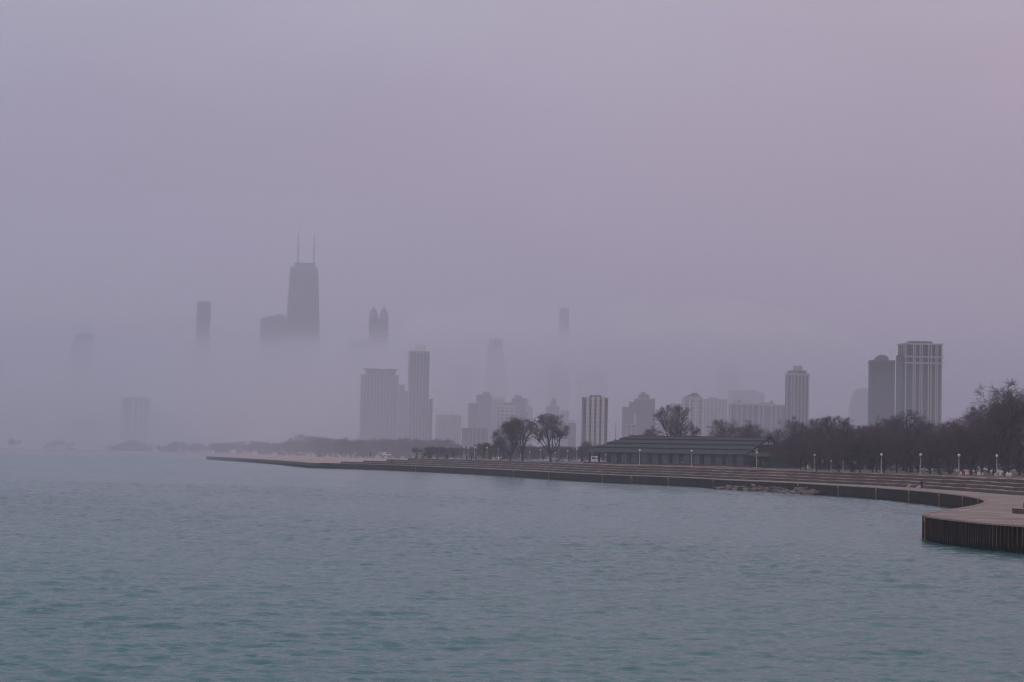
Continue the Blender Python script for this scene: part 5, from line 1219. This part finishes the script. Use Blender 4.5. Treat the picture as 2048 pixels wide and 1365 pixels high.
# bins, benches, tables
def bin_(px, py, lb, c, s_=1.0):
    e = empty('litter_bin', tg(px, py), 0, lb, 'bin'); m_ = mat('bin_%02d%02d%02d' % tuple(int(k * 99) for k in c), c, .7); mb = MB(); mb.lathe([(.30, 0), (.34, .1), (.36, .85), (.38, .9)], 12); mb.build('drum', m_, e); mb = MB(); mb.lathe([(.40, .9), (.40, .98), (.25, 1.1), (.05, 1.15)], 12); mb.build('lid', m_, e); e.scale = (s_,) * 3
bin_(1881, 953.0, 'dark green bin on the top step past the walker', (.02, .06, .055), .85)
bin_(893, 919.6, 'dark green bin beside the sitting person', (.02, .06, .06), 1.8)
bin_(1553, 938.0, 'dark teal bin beside the blue bench', (.02, .06, .06), .9)
bin_(951, 920.8, 'small dark bin between two far lamps', (.03, .03, .04), 1.1)
bin_(934, 919.8, 'small brown bin at the foot of a far lamp', (.10, .06, .04), 1.2)
def bench(px, py, w, lb, c, rz=0):
    e = empty('bench', tg(px, py), rz, lb, 'bench'); m_ = mat('bench_%02d%02d%02d' % tuple(int(k * 99) for k in c), c, .8)
    mb = MB(); mb.box((0, 0, .45), (w, .5, .08)); mb.build('seat', m_, e); mb = MB(); mb.box((0, .24, .75), (w, .07, .45)); mb.build('backrest', m_, e)
    for x in (-w / 2 + .15, w / 2 - .15): mb = MB(); mb.box((x, 0, .21), (.1, .45, .42)); mb.build('leg', darkc, e)
bench(1567.5, 942.3, 1.6, 'blue bench on the grass past the pavilion', (.03, .05, .16))
bench(1643, 944.8, 2.4, 'long brown bench just past the tagged lamp', (.05, .025, .02))
bench(1114, 928.3, 1.2, 'dark bench by the path below the siren pole', (.03, .04, .05))
mb = MB(); mb.box((0, 0, .7), (3.4, .9, .1)); mb.box((0, 0, .45), (3.4, 1.7, .06)); mb.box((-1.2, 0, .35), (.12, 1.5, .7)); mb.box((1.2, 0, .35), (.12, 1.5, .7)); o = mb.build('picnic_table', mat('blue_tarp', (.03, .06, .16), .7), None); o.location = tg(1546, 936.6); tag(o, 'low blue picnic table before the screen fence', 'table')
# pale stump things on the grass
mb = MB(); mb.lathe([(.3, 0), (.34, .3), (.2, .8), (.24, 1.0), (.05, 1.15)], 8); o = mb.build('boulder', mat('pale_boulder', (.5, .42, .34), .9), None, True); o.location = tg(1615, 938.8); tag(o, 'pale upright boulder on the grass by the screen fence', 'boulder')
# screen fence beyond the pavilion
a = tg(1530, 936.5); a.y += 2; c = tg(1628, 939.6); c.y += 30
def fence(name, a, c, h, m_, lb, cat, postm, step=3.0, gap=.05, t=.06):
    a = Vector(a); c = Vector(c); d = c - a; L = d.length; rz = math.atan2(d.y, d.x); e = empty(name, a, rz, lb, cat); n = max(1, round(L / step))
    mb = MB(); mb.box((L / 2, 0, gap + h / 2), (L, t, h)); mb.build('screen_panel', m_, e)
    for k in range(n + 1): mb = MB(); mb.box((L * k / n, -.06, (h + .15) / 2), (.10, .10, h + .15)); mb.build('post', postm, e)
fence('screen_fence', a, c, 1.9, mat('dark_green_screen', (.012, .030, .030), .8, scale=.4, var=.3), 'dark green screened fence running from the gable into the trees', 'fence', darkc)
a = tg(1690, 942.0); a.y += 60; c = tg(1758, 943.0); c.y += 60
mb = MB(); L = (c - a).length
for k in range(46):
    x = L * k / 45; mb.box((x, rnd.uniform(-.15, .15), .95 + rnd.uniform(-.06, .06)), (L / 40, .9, 1.9), taper=.85)
o = mb.build('hedge', mat('beech_hedge', (.030, .017, .018), .95, scale=2.5, col2=(.06, .03, .028), bump=.8), None); o.location = a; tag(o, 'clipped reddish brown hedge behind the strolling people', 'hedge')
a = tg(1772, 942.0); a.y += 95; c = tg(1826, 943.0); c.y += 95
L = (c - a).length; e = empty('rail_fence', a, 0, 'low dark rail fence across the grass under the trees', 'fence')
for k in range(9): mb = MB(); mb.box((L * k / 8, 0, .45), (.16, .16, .9)); mb.build('post', darkc, e)
mb = MB(); mb.box((L / 2, 0, .7), (L, .08, .12)); mb.build('rail', darkc, e)
# thin saplings with stakes in front of the pavilion
for px, py, pt, lb in [(1429, 935, 912, 'thin young street tree trunk before the end arches'), (1490.5, 938.8, 922, 'short dark trunk before the gable corner'), (1523, 940, 915, 'slender sapling beside the lamp at the gable'), (1503, 938.5, 922, 'tiny sapling at the path before the gable'), (1465, 936.5, 921, 'tiny sapling by the last arched window')]:
    tree('y1', px, pt - 4, py, lb, tg(px, py).y, .7)
# conical evergreen
p = tg(1163.5, 923); p.y = 800; p.z = zt(800); mb = MB(); r = random.Random(5)
e = empty('conifer', (at(1163.5, 920, 800).x, 800, zt(800)), 0, 'small dark upright evergreen beyond the lamp before the striped block', 'tree')
for k in range(420):
    z = r.uniform(.15, 2.7); rr = .55 * (1 - (z / 2.95) ** 1.6) * r.uniform(.5, 1); t_ = r.uniform(0, 6.28); c_ = Vector((math.cos(t_) * rr, math.sin(t_) * rr, z)); d1 = Vector((r.gauss(0, 1), r.gauss(0, 1), r.gauss(0, .6))).normalized() * .16; d2 = d1.orthogonal().normalized() * .07
    mb.add([c_ - d1, c_ + d2, c_ + d1, c_ - d2], [(0, 1, 2, 3)])
mb.build('crown', mat('evergreen', (.02, .04, .035), .9), e); mb = MB(); mb.tube((0, 0, 0), (0, 0, 2), .06, .02); mb.build('trunk', bark_m, e)
# kerb corner of the nearer steps at the edge of the promenade
c0 = gnd(2033.5, 1027.5, ZP); mb = MB()
poly = [(c0.x, c0.y + 2.0), (c0.x - .1, c0.y), (c0.x + .5, c0.y - 2.2), (c0.x + 2.2, c0.y - 5.5), (c0.x + 12, c0.y - 22), (c0.x + 40, c0.y - 22), (c0.x + 34, c0.y + 8), (c0.x + 6, c0.y + 6)]
for k in range(3):
    pl = [(x + k * 1.1, y + (.0 if k == 0 else -.2 * k)) for x, y in poly]
    mb2 = MB(); mb2.prism(pl, ZP - .05 if k == 0 else ZP + .55 * k + .002, ZP + .55 * (k + 1) - .06)
    if k == 0: e = empty('lower_steps', (0, 0, 0), 0, 'rounded end of another flight of steps on the near promenade', 'steps')
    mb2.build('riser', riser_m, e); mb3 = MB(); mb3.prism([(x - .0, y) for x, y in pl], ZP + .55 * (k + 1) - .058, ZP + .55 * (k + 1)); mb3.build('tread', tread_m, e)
# faint pale joint marks on the near promenade
jm = mat('mooring_pad', (.42, .36, .33), .9)
for px, py, lb in [(1868, 1030.5, 'pale square pad nearest the corner ladder'), (1916, 1038.2, 'pale square pad along the near edge of the promenade'), (2036, 1049.0, 'pale square pad at the edge of the near promenade, farthest along'), (1865, 1024.6, 'pale square pad at the back of the near bulge'), (1908, 1020.6, 'pale square pad by the wall of the bay'), (1960, 1013.6, 'pale square pad where the bay bends')]:
    q = gnd(px, py, ZP); mb = MB(); mb.box((0, 0, .02), (.9, .9, .05)); o = mb.build('mooring_pad', jm, None); o.location = (q.x, q.y, ZP + .0); tag(o, lb, 'pad', 'pale pads along the promenade edge')

# ================================================================ AIR: haze over everything, fog bank over the skyline
def volume(name, dens, col, aniso=0.0, wisp=False):
    m = bpy.data.materials.new(name); m.use_nodes = True; t = m.node_tree; t.nodes.clear()
    v = t.nodes.new('ShaderNodeVolumePrincipled'); v.inputs['Color'].default_value = (*col, 1); v.inputs['Density'].default_value = dens; v.inputs['Anisotropy'].default_value = aniso
    o = t.nodes.new('ShaderNodeOutputMaterial'); t.links.new(v.outputs[0], o.inputs['Volume'])
    if wisp:   # torn and billowed: density varies in long soft streaks
        c = t.nodes.new('ShaderNodeTexCoord'); mp_ = t.nodes.new('ShaderNodeMapping'); mp_.inputs['Scale'].default_value = (.0022, .0022, .0075); n = t.nodes.new('ShaderNodeTexNoise'); n.inputs['Scale'].default_value = 1; n.inputs['Detail'].default_value = 4; n.inputs['Roughness'].default_value = .55
        r_ = t.nodes.new('ShaderNodeMapRange'); r_.inputs['From Min'].default_value = .36; r_.inputs['From Max'].default_value = .62; r_.inputs['To Min'].default_value = dens * .12; r_.inputs['To Max'].default_value = dens * 1.7
        t.links.new(c.outputs['Object'], mp_.inputs[0]); t.links.new(mp_.outputs[0], n.inputs['Vector']); t.links.new(n.outputs['Fac'], r_.inputs['Value']); t.links.new(r_.outputs[0], v.inputs['Density'])
        m.cycles.volume_step_rate = .22
    return m
mb = MB(); mb.box((0, 3700, 229), (10100, 10500, 464)); o = mb.build('haze', volume('haze_air', 2.9e-4, (.862, .868, .962))); tag(o, kind='stuff')
def fog_bank(name, cols, Yc, half, dens, col, seed, skew=.5, wisp=False, dome=False):
    """a bank lying across the view: (column px, crest row) pairs; the section is a wedge with hollow flanks so that its crest thins out softly"""
    r = random.Random(seed); xs = []; zs = []
    for i in range(len(cols) - 1):
        (a, ya), (b, yb) = cols[i], cols[i + 1]; n = max(2, int((b - a) / 12))
        for k in range(n):
            t = k / n; p = at(a + (b - a) * t, ya + (yb - ya) * sm(t), Yc); xs.append(p.x); zs.append(p.z)
    p = at(*cols[-1], Yc); xs.append(p.x); zs.append(p.z)
    N_ = len(xs); V = []; prof = [(-1, 0), (-.62, .20), (-.36, .45), (-.15, .72), (-.04, .91), (0, 1), (.04, .91), (.15, .72), (.36, .45), (.62, .20), (1, 0)]
    if dome: prof = [(-1, 0), (-.96, .30), (-.85, .55), (-.65, .78), (-.35, .94), (0, 1), (.35, .94), (.65, .78), (.85, .55), (.96, .30), (1, 0)]
    ph = [r.uniform(0, 6.28) for _ in range(12)]
    for i, (x, z) in enumerate(zip(xs, zs)):
        for j, (u, h) in enumerate(prof):
            n1 = sum(math.sin(x * .006 * (1.7 ** k) + ph[k] + j * (.5 + .35 * k)) / (1.5 ** k) for k in range(5)) * .05
            hh = max(.0, h + (n1 if 0 < h else 0) * (1.2 if h < 1 else .6))
            V.append((x, Yc + u * half * (.75 + .5 * (u > 0) * skew), 3.3 + max(1.0, (z - 3.3)) * hh))
        V.append((x, Yc, 3.1))
    K = len(prof) + 1; f = []
    for i in range(N_ - 1):
        for j in range(K): f.append((i * K + j, i * K + (j + 1) % K, (i + 1) * K + (j + 1) % K, (i + 1) * K + j))
    f.append(tuple(range(K))); f.append(tuple(range((N_ - 1) * K, N_ * K)))
    mb = MB(); mb.add(V, f); o = mb.build(name, volume(name + '_air', dens, col, wisp=wisp)); tag(o, kind='stuff'); return o
# low mist over the shore and the city: a long flat bank with a sloping front
V = []; 
for y, z in ((1150, -2), (1350, 60), (1800, 120), (3000, 150), (3800, 220), (5200, 320), (5200, -2)):
    V += [(-4200, y, z), (4200, y, z)]
mb = MB(); mb.add(V, [tuple(range(0, 14, 2)), tuple(range(13, 0, -2))] + [(2 * i, 2 * i + 1, (2 * i + 3) % 14, (2 * i + 2) % 14) for i in range(7)]); o = mb.build('mist', volume('mist_air', 7.8e-4, (.865, .868, .965))); tag(o, kind='stuff')
fog_bank('fog_bank', [(-500, 720), (0, 726), (160, 716), (300, 708), (400, 696), (470, 694), (540, 684), (610, 664), (690, 646), (760, 648), (840, 700), (930, 790), (1060, 850), (1200, 885)], 2820, 330, .0095, (.999, .985, .995), 3, wisp=True)
fog_bank('fog_bank', [(-600, 800), (0, 790), (180, 770), (300, 765), (420, 790), (540, 810), (640, 850), (720, 890)], 2400, 90, .010, (.985, .975, .99), 9)
fog_bank('fog_bank', [(700, 880), (760, 700), (860, 625), (1000, 600), (1150, 592), (1300, 583), (1450, 586), (1580, 610), (1680, 645), (1760, 700), (1830, 790), (1880, 900)], 2740, 150, .0042, (.999, .975, .99), 15, wisp=True, dome=True)
fog_bank('fog_bank', [(-700, 700), (-500, 560), (-200, 440), (150, 400), (500, 380), (800, 400), (1000, 430), (1180, 480), (1300, 570), (1400, 700), (1460, 860)], 3330, 120, .0021, (.93, .945, 1.0), 21, dome=True)
fog_bank('fog_bank', [(300, 735), (380, 722), (480, 702), (560, 690), (640, 672), (700, 664), (745, 672), (790, 720), (830, 800)], 2640, 70, .014, (.999, .985, .99), 33)
